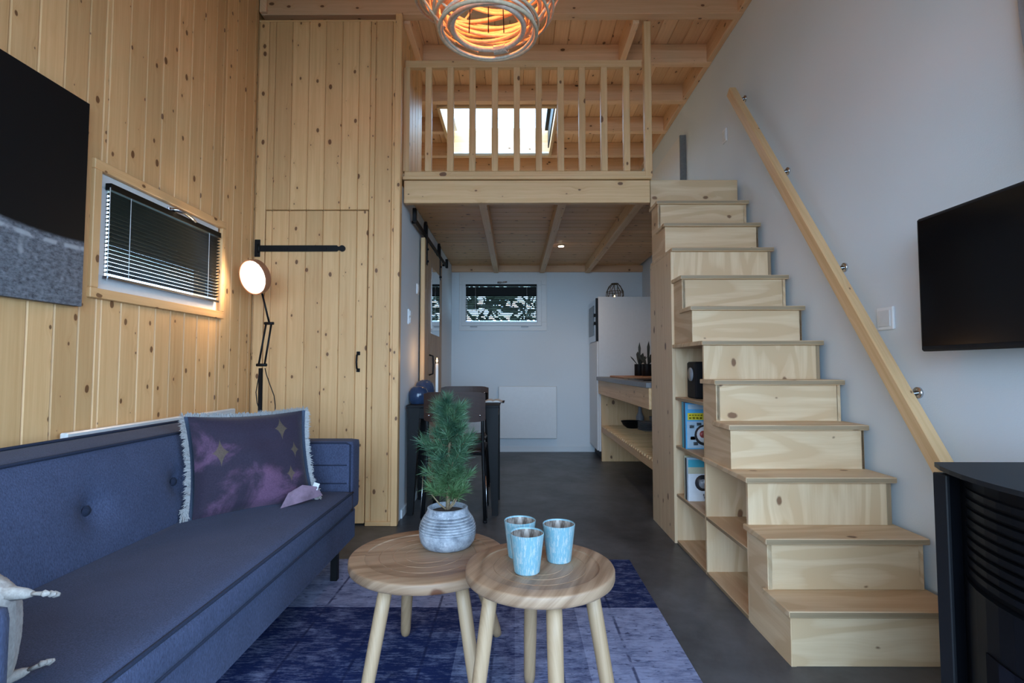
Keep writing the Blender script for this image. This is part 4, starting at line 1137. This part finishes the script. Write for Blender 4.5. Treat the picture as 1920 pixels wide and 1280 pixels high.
# ================================================================== PICTURE, TV, STOVE
def fur():
    m, nt, b = new_mat('canvas_print_dark_animal_fur')
    co, s = objco(nt)
    n1 = noise(nt, comb(nt, 0.0, mth(nt, 'MULTIPLY', s[1], 40), mth(nt, 'MULTIPLY', s[2], 75)), 1.0, 6, 0.7)
    n2 = noise(nt, comb(nt, 2.0, mth(nt, 'MULTIPLY', s[1], 14), mth(nt, 'MULTIPLY', s[2], 10)), 1.0, 2, 0.5)
    g = mixc(nt, rng(nt, n1, 0.3, 0.7, 0, 1), (0.04, 0.042, 0.05), (0.24, 0.25, 0.28))
    g = mixc(nt, rng(nt, n2, 0.63, 0.72, 0, 0.7), g, (0.38, 0.39, 0.41))
    # lower furry part below a sagging edge
    edge = mth(nt, 'MULTIPLY_ADD', mth(nt, 'POWER', mth(nt, 'SUBTRACT', s[1], 0.38), 2.0), 0.30, -0.155)
    dlt = mth(nt, 'SUBTRACT', s[2], edge)
    f = rng(nt, dlt, -0.012, 0.006, 1, 0, True)
    rim = mth(nt, 'MULTIPLY', rng(nt, mth(nt, 'ABSOLUTE', mth(nt, 'ADD', dlt, 0.028)), 0.004, 0.012, 1, 0), rng(nt, n2, 0.42, 0.5, 0, 0.8))
    c = mixc(nt, f, (0.0035, 0.0035, 0.004), g)
    c = mixc(nt, rim, c, (0.42, 0.43, 0.45))
    rr = mth(nt, 'ADD', mth(nt, 'POWER', mth(nt, 'SUBTRACT', s[1], 0.045), 2.0), mth(nt, 'POWER', mth(nt, 'SUBTRACT', s[2], 0.205), 2.0))
    c = mixc(nt, rng(nt, rr, 0.0005, 0.0016, 0.8, 0), c, (0.55, 0.56, 0.58))
    nt.links.new(c, b.inputs['Base Color']); b.inputs['Roughness'].default_value = 0.7; b.inputs['Specular IOR Level'].default_value = 0.2
    return m
pz0, pz1 = P(155, 575, 0, XL+0.03).z, P(165, 193, 0, XL+0.03).z
py1 = P(160, 400, 0, XL+0.03).y
py0 = py1-1.0
pcx = thing('canvas_picture', 'large dark canvas photograph of grey animal fur hung on the plank wall', 'picture', (XL, (py0+py1)/2, pz0))
fm = fur()
me = box_mesh(0.03, py1-py0, pz1-pz0, 0.001, 'black').copy(); me.materials.clear(); me.materials.append(fm)
obj('canvas', me, None, pcx, Vector((XL+0.016, (py0+py1)/2, (pz0+pz1)/2))-pcx.location)
box('stretcher_bar', XL-0.001, XL+0.003, py0+0.02, py1-0.02, pz0+0.02, pz0+0.06, 'pineY', pcx)

# television on a wall bracket
tv0, tv1 = P(1711, 412, 0, 1.415), P(1723, 659, 0, 1.43)
TZ0, TZ1, TYF = tv1.z, tv0.z, tv0.y
tv = thing('television', 'black flat television on a bracket on the white wall above the stove', 'television', (XR, TYF-0.38, TZ0))
tc = Vector((1.43, TYF-0.37, (TZ0+TZ1)/2))
def tvbox(name, d0, d1, a0, a1, z0, z1, mat, bev=0.003):
    me = box_mesh(d1-d0, a1-a0, z1-z0, bev, mat)
    return me, Vector(((d0+d1)/2, (a0+a1)/2, (z0+z1)/2))
hw, hh = 0.37, (TZ1-TZ0)/2
for nm, args in (('case', (-0.004, 0.035, -hw, hw, -hh, hh, 'blackm', 0.006)), ('screen', (-0.0065, -0.003, -hw+0.014, hw-0.014, -hh+0.018, hh-0.012, 'screen', 0.0)),
                 ('back_bulge', (0.034, 0.06, -hw*0.7, hw*0.7, -hh*0.75, hh*0.5, 'blackm', 0.008))):
    me, c = tvbox(nm, *args); o = obj(nm, me, None, tv, tc-tv.location+c)
box('wall_arm', 1.48, XR, TYF-0.45, TYF-0.29, (TZ0+TZ1)/2-0.1, (TZ0+TZ1)/2+0.08, 'black', tv)
tube('power_cable', [(1.478, TYF-0.36, TZ0+0.08), (1.51, TYF-0.36, TZ0-0.0), (1.545, TYF-0.36, TZ0-0.02), (1.552, TYF-0.36, TZ0-0.3)], 0.004, 'whitep', tv, 6)

# pellet stove
SH = 0.80
fy = P(1737, 866, 2, SH).y
fx = P(1737, 866, 2, SH).x
st = thing('pellet_stove', 'black pellet stove with louvred curved front at the foot of the stairs', 'stove', (1.25, fy-0.3, 0))
D_ = 0.56
def front_x(t_): # t 0 far .. 1 near; bowed front
    return fx+0.03-0.075*math.sin(PI*min(max(t_, 0), 1))**0.8*1.0
NP = 12
def outline(off, y0, y1, xb):
    pts = [(front_x(i/NP)+off, y1+(y0-y1)*i/NP) for i in range(NP+1)]
    return pts+[(xb, y0), (xb, y1)]
prism('body', outline(0.02, fy-D_+0.03, fy-0.03, 1.52), 2, 0.03, SH-0.018, 'stove', st)
prism('top_plate', outline(-0.012, fy-D_, fy, 1.535), 2, SH-0.010, SH, 'stovetop', st)
box('top_spacer', fx+0.10, 1.5, fy-D_+0.08, fy-0.05, SH-0.02, SH-0.008, 'blackm', st, 0)
box('side_cover', fx+0.005, 1.52, fy-0.03, fy-0.012, 0.02, SH-0.02, 'stove', st, 0.003)
box('corner_trim', fx+0.003, fx+0.012, fy-0.05, fy-0.012, 0.02, SH-0.02, 'stovetop', st, 0.002)
for i in range(9):
    z = SH-0.045-i*0.021
    poly = [(front_x(k/NP)+0.006, fy-0.055+(-D_+0.11)*k/NP) for k in range(NP+1)]+[(front_x(k/NP)+0.03, fy-0.055+(-D_+0.11)*k/NP) for k in range(NP, -1, -1)]
    prism('louvre', poly, 2, z-0.006, z+0.006, 'stove', st)
poly = [(front_x(k/NP)+0.002, fy-0.055+(-D_+0.11)*k/NP) for k in range(NP+1)]+[(front_x(k/NP)+0.03, fy-0.055+(-D_+0.11)*k/NP) for k in range(NP, -1, -1)]
dd_ = prism('fire_door', poly, 2, 0.06, SH-0.235, 'stove', st)
poly = [(front_x(k/NP)-0.002, fy-0.055+(-D_+0.11)*k/NP) for k in range(3, NP-1)]+[(front_x(k/NP)+0.01, fy-0.055+(-D_+0.11)*k/NP) for k in range(NP-2, 2, -1)]
prism('fire_window', poly, 2, 0.12, 0.46, 'glassblk', dd_)
for x in (fx+0.08, 1.45):
    for y in (fy-0.1, fy-D_+0.1): tube('foot', [(x, y, 0.0), (x, y, 0.032)], 0.018, 'black', st, 10)

# switches, outlets, curtain
def switch(name, label, wallx, side, y, z, w=0.082, hgt=0.082, rocker=True, cat='switch'):
    s_ = thing(name, label, cat, (wallx, y, z))
    d0, d1 = (wallx-0.010, wallx) if side < 0 else (wallx, wallx+0.010)
    box('cover_plate', d0, d1, y-w/2, y+w/2, z-hgt/2, z+hgt/2, 'whitep', s_, 0.003)
    e0, e1 = (wallx-0.014, wallx-0.009) if side < 0 else (wallx+0.009, wallx+0.014)
    if rocker: box('rocker', e0, e1, y-w*0.36, y+w*0.36, z-hgt*0.36, z+hgt*0.36, 'white', s_, 0.002)
q = P(1663, 597, 0, XR); switch('light_switch', 'white square light switch below the handrail near the television', XR, -1, q.y, q.z, 0.095, 0.095)
q = P(1360, 255, 0, XR); switch('light_switch', 'white double light switch on the wall at the stair head', XR, -1, q.y, q.z, 0.07, 0.10)
q = P(782, 542, 0, XW); switch('thermostat', 'small white thermostat box on the grey partition wall', XW, 1, q.y, q.z, 0.07, 0.08, cat='thermostat')
q = P(766, 594, 0, XW); 
so_ = thing('wall_socket', 'white vertical socket strip on the partition beside the pine corner', 'socket', (XW, q.y, q.z))
box('cover_plate', XW, XW+0.012, q.y-0.04, q.y+0.04, q.z-0.055, q.z+0.055, 'whitep', so_, 0.003)
for k in (-1, 1): box('rocker', XW+0.011, XW+0.02, q.y-0.028, q.y+0.028, q.z+k*0.026-0.02, q.z+k*0.026+0.02, 'white', so_, 0.003)
def curtain():
    y1 = P(1903, 0, 0, XR-0.045).y+0.02; y0 = y1-0.5
    n = 50; V, Fc = [], []
    zt_, zb = 3.30, 1.62
    for j in range(9):
        f = j/8
        for i in range(n+1):
            u = i/n
            V.append((XR-0.045+0.022*math.sin(u*34)*(0.7+0.3*f), y0+(y1-y0)*u-0.067*f**4*u, zt_+(zb-zt_)*f))
    for j in range(8):
        for i in range(n): Fc.append((j*(n+1)+i, j*(n+1)+i+1, (j+1)*(n+1)+i+1, (j+1)*(n+1)+i))
    c = thing('curtain', 'grey gathered curtain hanging on the white wall', 'curtain', (XR-0.045, (y0+y1)/2, zb))
    me = mesh_from([Vector(v)-c.location for v in V], Fc, smooth=True)
    o = obj('cloth', me, 'curtain', c); md = o.modifiers.new('thickness', 'SOLIDIFY'); md.thickness = 0.003
    tube('rod', [(XR-0.045, y0-0.05, zt_+0.01), (XR-0.045, y1+0.03, zt_+0.01)], 0.009, 'black', c)
    for y in (y0, y1): tube('rod_bracket', [(XR-0.045, y, zt_+0.01), (XR, y, zt_+0.01)], 0.006, 'black', c)
curtain()
# ================================================================== DINING CORNER
TX0, TX1, TY0_, TY1_ = -0.745, -0.115, 3.63, 4.10
dt = thing('dining_table', 'black steel dining table with tapered legs against the partition', 'table', ((TX0+TX1)/2, (TY0_+TY1_)/2, 0))
box('table_top', TX0-0.008, TX1+0.008, TY0_-0.01, TY1_+0.01, 0.738, 0.755, 'blackm', dt, 0.002)
for (y0, y1) in ((TY0_+0.005, TY0_+0.02), (TY1_-0.02, TY1_-0.005)): box('apron', TX0+0.02, TX1-0.02, y0, y1, 0.66, 0.738, 'black', dt)
for (x0, x1) in ((TX0+0.005, TX0+0.02), (TX1-0.02, TX1-0.005)): box('apron', x0, x1, TY0_+0.02, TY1_-0.02, 0.66, 0.738, 'black', dt)
def tleg(x, sx, y, sy):
    V, Fc = [], []
    for z, w in ((0.738, 0.085), (0.0, 0.042)):
        for (a, b) in ((0, 0), (w*sx, 0), (w*sx, w*sy), (0, w*sy)): V.append((x+a-dt.location.x, y+b-dt.location.y, z))
    Fc = [(0, 1, 2, 3), (4, 5, 6, 7), (0, 1, 5, 4), (1, 2, 6, 5), (2, 3, 7, 6), (3, 0, 4, 7)]
    bm = bmesh.new(); vs = [bm.verts.new(v) for v in V]
    for f_ in Fc: bm.faces.new([vs[i] for i in f_])
    obj('leg', bm_mesh(bm), 'black', dt)
tleg(TX0, 1, TY0_, 1); tleg(TX1, -1, TY0_, 1); tleg(TX0, 1, TY1_, -1); tleg(TX1, -1, TY1_, -1)

def chair(label, x, y, rz, seat_z=0.46):
    """chair faces +y locally: the backrest is on the -y side"""
    c = thing('dining_chair', label, 'chair', (x, y, 0), rz, 'bentwood dining chairs')
    def curved(name, w, z0, z1, yb, bow, th, mat):
        n = 12; bm = bmesh.new(); g = {}
        for i in range(n+1):
            u = -1+2*i/n
            for j, z in enumerate((z0, (z0+z1)/2, z1)):
                for k, dy in enumerate((0, th)):
                    cut = 0.012*(u**8) if j != 1 else 0
                    zz = z+(cut if j == 0 else -cut if j == 2 else 0)
                    g[i, j, k] = bm.verts.new((w/2*u, yb-bow*(1-u*u)+dy-0.02*(zz-z0)/(z1-z0), zz))
        for i in range(n):
            for j in range(2):
                bm.faces.new((g[i, j, 0], g[i+1, j, 0], g[i+1, j+1, 0], g[i, j+1, 0])); bm.faces.new((g[i, j, 1], g[i, j+1, 1], g[i+1, j+1, 1], g[i+1, j, 1]))
            for j in (0, 2): bm.faces.new((g[i, j, 0], g[i+1, j, 0], g[i+1, j, 1], g[i, j, 1]))
        for i in (0, n):
            for j in range(2): bm.faces.new((g[i, j, 0], g[i, j+1, 0], g[i, j+1, 1], g[i, j, 1]))
        return obj(name, bm_mesh(bm, smooth=False), mat, c)
    curved('backrest', 0.41, 0.655, 0.855, -0.215, 0.03, 0.012, 'walnut')
    me = soft_box(0.40, 0.39, 0.018, 0.008, (12, 12, 2), lambda p: Vector((p.x*(1-0.10*(p.y < 0)*(-p.y/0.2)), p.y, p.z-0.010*(1-min(1, (p.x/0.2)**2)))))
    obj('seat', me, 'walnut', c, (0, 0.0, seat_z))
    for sx in (-1, 1):
        tube('back_leg', [(sx*0.205, -0.235, 0.012), (sx*0.195, -0.205, 0.30), (sx*0.188, -0.19, 0.46), (sx*0.186, -0.20, 0.60), (sx*0.186, -0.222, 0.80)], 0.0125, 'black', c, 10, local=True)
        tube('front_leg', [(sx*0.195, 0.205, 0.012), (sx*0.18, 0.17, 0.44)], 0.0125, 'black', c, 10, local=True)
        tube('side_rail', [(sx*0.188, -0.19, 0.44), (sx*0.18, 0.17, 0.44)], 0.010, 'black', c, 8, local=True)
        tube('chrome_strip', [(sx*0.219, -0.238, 0.03), (sx*0.208, -0.213, 0.30)], 0.0035, 'chrome', c, 6, local=True)
        for yy, zz in ((-0.235, 0.0), (0.205, 0.0)): tube('foot_cap', [(sx*0.205 if yy < 0 else sx*0.195, yy, 0.0), (sx*0.205 if yy < 0 else sx*0.195, yy, 0.016)], 0.014, 'blackm', c, 10, local=True)
        for zz in (0.70, 0.80): tube('rivet', [(sx*0.17, -0.222, zz), (sx*0.17, -0.236, zz)], 0.007, 'chrome', c, 10, local=True)
    tube('cross_rail', [(-0.185, -0.19, 0.44), (0.185, -0.19, 0.44)], 0.010, 'black', c, 8, local=True)
    tube('cross_rail', [(-0.18, 0.17, 0.44), (0.18, 0.17, 0.44)], 0.010, 'black', c, 8, local=True)
    return c
chair('dark brown bentwood chair pushed up to the black table, its back to the coffee tables', -0.40, 3.70, 0)
chair('dark brown bentwood chair on the kitchen side of the black table', -0.43, 4.27, PI)
ZT = 0.755
def vase(px, py, yw, r, hgt, label):
    q = P(px, py, 1, yw)
    v = thing('vase', label, 'vase', (q.x, yw, ZT), 0, 'blue glazed vases')
    prof = [(0.001, 0), (r*0.80, 0), (r*0.86, 0.006), (r*0.97, hgt*0.25), (r, hgt*0.45), (r*0.95, hgt*0.68), (r*0.78, hgt*0.88), (r*0.55, hgt*0.975), (r*0.42, hgt), (0.001, hgt)]
    lathe('body', prof, 'vase', v, (0, 0, 0), 32)
    lathe('lid_knob', [(0.001, hgt), (r*0.3, hgt), (r*0.28, hgt+0.003), (0.001, hgt+0.004)], 'vase', v, (0, 0, 0), 20)
vase(785, 740, 3.80, 0.072, 0.125, 'squat dark blue glazed vase on the table end by the partition')
vase(796, 735, 3.98, 0.078, 0.165, 'taller dark blue glazed vase behind the squat one')
q = P(819, 735, 1, 3.95)
cd = thing('candlestick', 'lit white taper candle in a black holder on the black table', 'candle', (q.x, 3.95, ZT))
lathe('holder', [(0.001, 0), (0.035, 0), (0.035, 0.006), (0.012, 0.012), (0.012, 0.045), (0.017, 0.05), (0.001, 0.05)], 'black', cd, (0, 0, 0), 20)
ct = P(819, 681, 1, 3.95).z-ZT
lathe('taper', [(0.001, 0.045), (0.0115, 0.045), (0.0105, ct-0.006), (0.006, ct), (0.001, ct)], 'candle', cd, (0, 0, 0), 16)
tube('wick', [(0, 0, ct-0.002), (0, 0, ct+0.010)], 0.0012, 'black', cd, 5, local=True)
lathe('flame', [(0.0005, ct+0.006), (0.005, ct+0.014), (0.0058, ct+0.020), (0.003, ct+0.032), (0.0005, ct+0.042)], 'flame', cd, (0, 0, 0), 12)
cl_ = bpy.data.lights.new('candle_light', 'POINT'); cl_.energy = 0.35; cl_.color = (1, 0.55, 0.22); cl_.shadow_soft_size = 0.008
co_ = bpy.data.objects.new('candle_light', cl_); COL.objects.link(co_); co_.location = (q.x, 3.95, ZT+ct+0.06)
bkx = P(925, 745, 1, 3.98).x
bt = thing('open_book', 'open book lying near the edge of the black table', 'book', (bkx, 3.98, ZT))
box('cover', bkx-0.09, bkx+0.085, 3.86, 4.10, ZT, ZT+0.004, 'blackm', bt, 0)
for sx, ln in ((-1, 0.085), (1, 0.08)):
    pts = [(bkx+sx*ln*u, ZT+0.004+0.016*math.sin(PI*min(1, u*1.1+0.12))*(1-0.35*u)) for u in [i/8 for i in range(9)]]
    poly = pts+[(bkx+sx*ln, ZT+0.004), (bkx, ZT+0.004)]
    prism('page_block', poly, 1, 3.868, 4.092, 'paper', bt)
# ================================================================== BARN DOOR
BX = XW+0.035
by0, by1 = P(797, 560, 0, BX+0.02).y, 5.15
bd = thing('barn_door', 'sliding pine barn door with a mirror on the partition wall', 'door', (BX, (by0+by1)/2, 0.02))
for k in range(7):
    a = by0+0.035+(by1-by0-0.035)*k/7; b = by0+0.035+(by1-by0-0.035)*(k+1)/7
    box('plank', BX-0.012, BX+0.010, a+0.0008, b-0.0008, 0.02, 2.06, 'oldpine', bd, 0.003)
box('edge_stile', BX-0.018, BX+0.016, by0, by0+0.035, 0.02, 2.06, 'beamZ', bd, 0.003)
mz0, mz1 = P(815, 628, 0, BX+0.012).z, P(815, 507, 0, BX+0.012).z
my0, my1 = P(811, 560, 0, BX+0.02).y, P(825, 560, 0, BX+0.02).y
mr = thing('wall_mirror', 'narrow upright mirror fixed to the sliding barn door', 'mirror', (BX+0.012, (my0+my1)/2, mz0))
box('glass', BX+0.010, BX+0.016, my0, my1, mz0, mz1, 'mirror', mr, 0.001)
for z in (mz0+0.03, mz1-0.03): box('clip', BX+0.010, BX+0.020, my0-0.008, my0+0.012, z-0.012, z+0.012, 'chrome', mr)
hp = P(809, 684, 0, BX+0.03)
tube('door_handle', [(BX+0.01, hp.y, hp.z-0.085), (BX+0.042, hp.y, hp.z-0.075), (BX+0.046, hp.y, hp.z), (BX+0.042, hp.y, hp.z+0.075), (BX+0.01, hp.y, hp.z+0.085)], 0.007, 'black', bd)
tk = thing('sliding_track', 'black steel barn door track with roller wheels on the partition', 'door track', (XW, 4.5, 2.1))
box('track_bar', XW+0.030, XW+0.038, 3.72, 5.55, 2.085, 2.125, 'black', tk, 0.001)
for y in (3.85, 4.45, 5.0, 5.5): tube('standoff', [(XW-0.002, y, 2.105), (XW+0.034, y, 2.105)], 0.011, 'black', tk, 10)
for y in (by0+0.12, by1-0.15):
    tube('wheel', [(XW+0.026, y, 2.168), (XW+0.045, y, 2.168)], 0.052, 'black', tk, 20)
    box('hanger_strap', XW+0.046, XW+0.052, y-0.02, y+0.02, 1.86, 2.19, 'black', tk, 0.001)
    for z in (1.89, 1.99): tube('bolt', [(XW+0.05, y, z), (XW+0.062, y, z)], 0.009, 'blackm', tk, 8)
for y in (3.74, 5.53): box('end_stop', XW+0.028, XW+0.055, y-0.02, y+0.02, 2.08, 2.175, 'black', tk)

# ================================================================== KITCHEN
KX = 0.905; KY0, KY1 = 5.735, YB-0.003
tall = thing('tall_cabinet', 'tall white fridge cabinet with built-in microwave at the end of the kitchen counter', 'cabinet', (1.22, 6.03, 0))
KZ = P(1160, 556, 1, KY0).z
box('carcass', KX+0.02, XR-0.003, KY0, KY1, 0.10, KZ, 'cab', tall, 0.002)
box('plinth', KX+0.06, XR-0.01, KY0+0.01, KY1-0.005, 0.0, 0.10, 'blackm', tall, 0)
mz_ = P(1112, 641, 0, KX).z
box('lower_door', KX, KX+0.019, KY0+0.003, KY1-0.02, 0.11, mz_-0.008, 'cab', tall, 0.002)
mw = box('microwave', KX-0.004, KX+0.02, KY0+0.012, KY1-0.02, mz_, KZ-0.02, 'chrome', tall, 0.003)
mo = mw.location+tall.location
box('oven_window', KX-0.009, KX-0.003, KY0+0.17, KY1-0.06, mz_+0.07, KZ-0.08, 'screen', mw, 0.001)
box('edge_trim', KX-0.006, KX+0.02, KY0+0.002, KY0+0.03, mz_, KZ-0.015, 'black', tall, 0.001)
for z in (KZ-0.20, KZ-0.29): box('control_knob', KX-0.02, KX-0.003, KY0+0.055, KY0+0.10, z-0.018, z+0.018, 'black', mw, 0.004)
# wire lantern with tealight
q = P(1153, 556, 1, 6.0)
ln = thing('wire_lantern', 'small bronze wire lantern with a lit tealight on the fridge cabinet', 'lantern', (q.x, 6.0, KZ))
for k in range(9):
    a = 2*PI*k/9; u = Vector((math.cos(a), math.sin(a), 0)); v2 = Vector((-math.sin(a), math.cos(a), 0))
    pts = [u*r+v2*s_+Vector((0, 0, z)) for r, s_, z in ((0.085, 0, 0.004), (0.10, 0.008, 0.05), (0.095, -0.006, 0.10), (0.07, 0.008, 0.15), (0.035, 0, 0.185))]
    tube('wire_rib', pts, 0.0045, 'bronze', ln, 6, local=True)
ring('base_ring', 0.085, 0.005, 0.005, 'bronze', ln); ring('waist_ring', 0.098, 0.09, 0.004, 'bronze', ln); ring('top_ring', 0.038, 0.185, 0.006, 'bronze', ln)
lathe('tealight', [(0.001, 0.002), (0.02, 0.002), (0.02, 0.018), (0.001, 0.018)], 'candle', ln, (-0.01, -0.03, 0), 14)
lathe('flame', [(0.0005, 0.018), (0.008, 0.026), (0.008, 0.034), (0.0005, 0.05)], 'flame', ln, (-0.01, -0.03, 0), 12)
# counter
CZ = 0.915
cy0 = YC+0.17
ctp = box('worktop', KX-0.008, XR-0.002, cy0, KY0-0.001, CZ-0.038, CZ, 'counter', None, 0.003)
tag(ctp, 'dark grey kitchen worktop resting on the pine counter frame', 'worktop')
cn = thing('counter_frame', 'pine kitchen counter frame with a slatted lower shelf', 'kitchen counter', (1.24, 4.65, 0))
box('front_apron', KX+0.012, KX+0.04, cy0, KY0-0.004, CZ-0.185, CZ-0.038, 'beamY', cn)
box('end_panel', KX+0.04, XR-0.004, KY0-0.045, KY0-0.005, 0.0, CZ-0.038, 'beamZ', cn)
box('end_panel', KX+0.04, XR-0.004, cy0, cy0+0.04, 0.0, CZ-0.038, 'beamZ', cn)
box('shelf_rail', KX+0.04, KX+0.075, cy0+0.04, KY0-0.045, 0.315, 0.375, 'beamY', cn)
box('shelf_rail', XR-0.05, XR-0.01, cy0+0.04, KY0-0.045, 0.315, 0.375, 'beamY', cn)
ns = 30
for k in range(ns):
    y = cy0+0.06+(KY0-0.09-cy0)*k/(ns-1)
    box('slat', KX+0.038, XR-0.006, y-0.0125, y+0.0125, 0.372, 0.393, 'beamX', cn, 0.002)
q = P(1165, 703, 1, 5.35)
box_o = box('cutting_board', KX+0.09, KX+0.50, 4.75, 5.45, CZ, CZ+0.018, 'cut', None, 0.004); tag(box_o, 'long reddish brown wooden board lying on the grey worktop', 'board')
hob = box('cooktop', KX+0.07, XR-0.1, 3.95, 4.5, CZ, CZ+0.006, 'screen', None, 0.001); tag(hob, 'black glass cooktop set on the grey worktop', 'cooktop')
for (px, yy, r, lab, sd) in ((1198, 5.30, 0.045, 'black plant pot with dark leaves standing on the wooden board', 1), (1213, 5.12, 0.048, 'black plant pot beside the first, its leaves reaching the stair panel', 2)):
    xx = P(px, 690, 1, yy).x
    t_ = thing('plant_pot', lab, 'plant', (xx, yy, CZ+0.018), 0, 'black pots on the worktop')
    lathe('pot', [(0.001, 0), (r*0.92, 0), (r, 0.005), (r, 0.115), (r*0.9, 0.118), (r*0.88, 0.108), (0.001, 0.108)], 'black', t_, (0, 0, 0), 24)
    rl_ = random.Random(sd)
    for k in range(7):
        a = rl_.uniform(0, 2*PI); hgt = rl_.uniform(0.05, 0.15) if k else 0.24
        o_ = rl_.uniform(0.04, 0.11) if k else 0.02
        e = Vector((math.cos(a)*o_, math.sin(a)*o_, 0.105+hgt)); b0 = Vector((math.cos(a)*0.01, math.sin(a)*0.01, 0.105))
        sv = Vector((math.cos(a+1.2), 0.2, 0.35*math.sin(a)))*(0.02 if k else 0.026); m1 = b0.lerp(e, 0.45); m2 = b0.lerp(e, 0.75)
        V = [b0-sv*0.15, b0+sv*0.15, m1-sv*0.8, m1+sv*0.8, m2-sv, m2+sv, e, m1+Vector((0, 0.006, 0)), m2+Vector((0, 0.006, 0))]
        obj('leaf', mesh_from(V, [(0, 1, 7), (0, 7, 2), (1, 3, 7), (2, 7, 8, 4), (7, 3, 5, 8), (4, 8, 6), (8, 5, 6)], smooth=True), 'dkleaf', t_)
# crockery on the slats
SZ = 0.393
xx = 1.24
bw = lathe('bowl', [(0.001, 0), (0.055, 0), (0.09, 0.03), (0.115, 0.07), (0.110, 0.07), (0.085, 0.035), (0.05, 0.008), (0.001, 0.008)], 'black', None, (1.215, 5.42, SZ), 28); tag(bw, 'black bowl on the slatted shelf under the worktop', 'bowl')
gl = lathe('carafe', [(0.001, 0), (0.04, 0), (0.042, 0.10), (0.02, 0.15), (0.018, 0.20), (0.022, 0.205), (0.001, 0.205)], 'plate', None, (1.335, 5.58, SZ), 24); tag(gl, 'grey bottle shaped carafe behind the bowl on the slatted shelf', 'carafe')
for k in range(6):
    o = lathe('plate', [(0.001, 0), (0.07, 0), (0.115, 0.012), (0.118, 0.016), (0.07, 0.007), (0.001, 0.006)], 'plate', None, (1.335, 5.18, SZ+k*0.0145), 28)
    tag(o, 'grey stoneware plate, %s, in the plate stack on the slatted shelf' % ('bottommost', 'second from the bottom', 'third from the bottom', 'third from the top', 'second from the top', 'topmost')[k], 'plate', 'stacked stoneware plates')
for k in range(4):
    o = lathe('cereal_bowl', [(0.001, 0), (0.04, 0), (0.07, 0.03), (0.08, 0.05), (0.076, 0.05), (0.06, 0.03), (0.001, 0.006)], 'plate', None, (1.465, 5.40, SZ+k*0.022), 24)
    tag(o, 'grey stoneware bowl, %s, in the nested bowls on the slatted shelf' % ('bottommost', 'second from the bottom', 'second from the top', 'topmost')[k], 'bowl', 'nested stoneware bowls')
# ceiling spot under the loft
q = P(1052, 463, 2, 2.24)
spt = thing('ceiling_spot', 'small lit spotlight on the underside of the loft over the kitchen', 'spotlight', (q.x, q.y, ZL-0.04))
lathe('housing', [(0.001, 0.0), (0.038, 0.0), (0.040, -0.006), (0.034, -0.012), (0.001, -0.012)], 'chrome', spt, (0, 0, 0), 24)
lathe('lens', [(0.001, -0.0125), (0.028, -0.0125), (0.026, -0.017), (0.001, -0.018)], 'spotglow', spt, (0, 0, 0), 20)
sl = bpy.data.lights.new('kitchen_spot_light', 'SPOT'); sl.energy = 9; sl.color = (1, 0.68, 0.38); sl.spot_size = math.radians(150); sl.spot_blend = 0.9; sl.shadow_soft_size = 0.03
so = bpy.data.objects.new('kitchen_spot_light', sl); COL.objects.link(so); so.location = (q.x, q.y, ZL-0.065)
# second kitchen spot (hidden by the stairs in the photo it warms the beam above the worktop)
print('objects', len(bpy.data.objects))
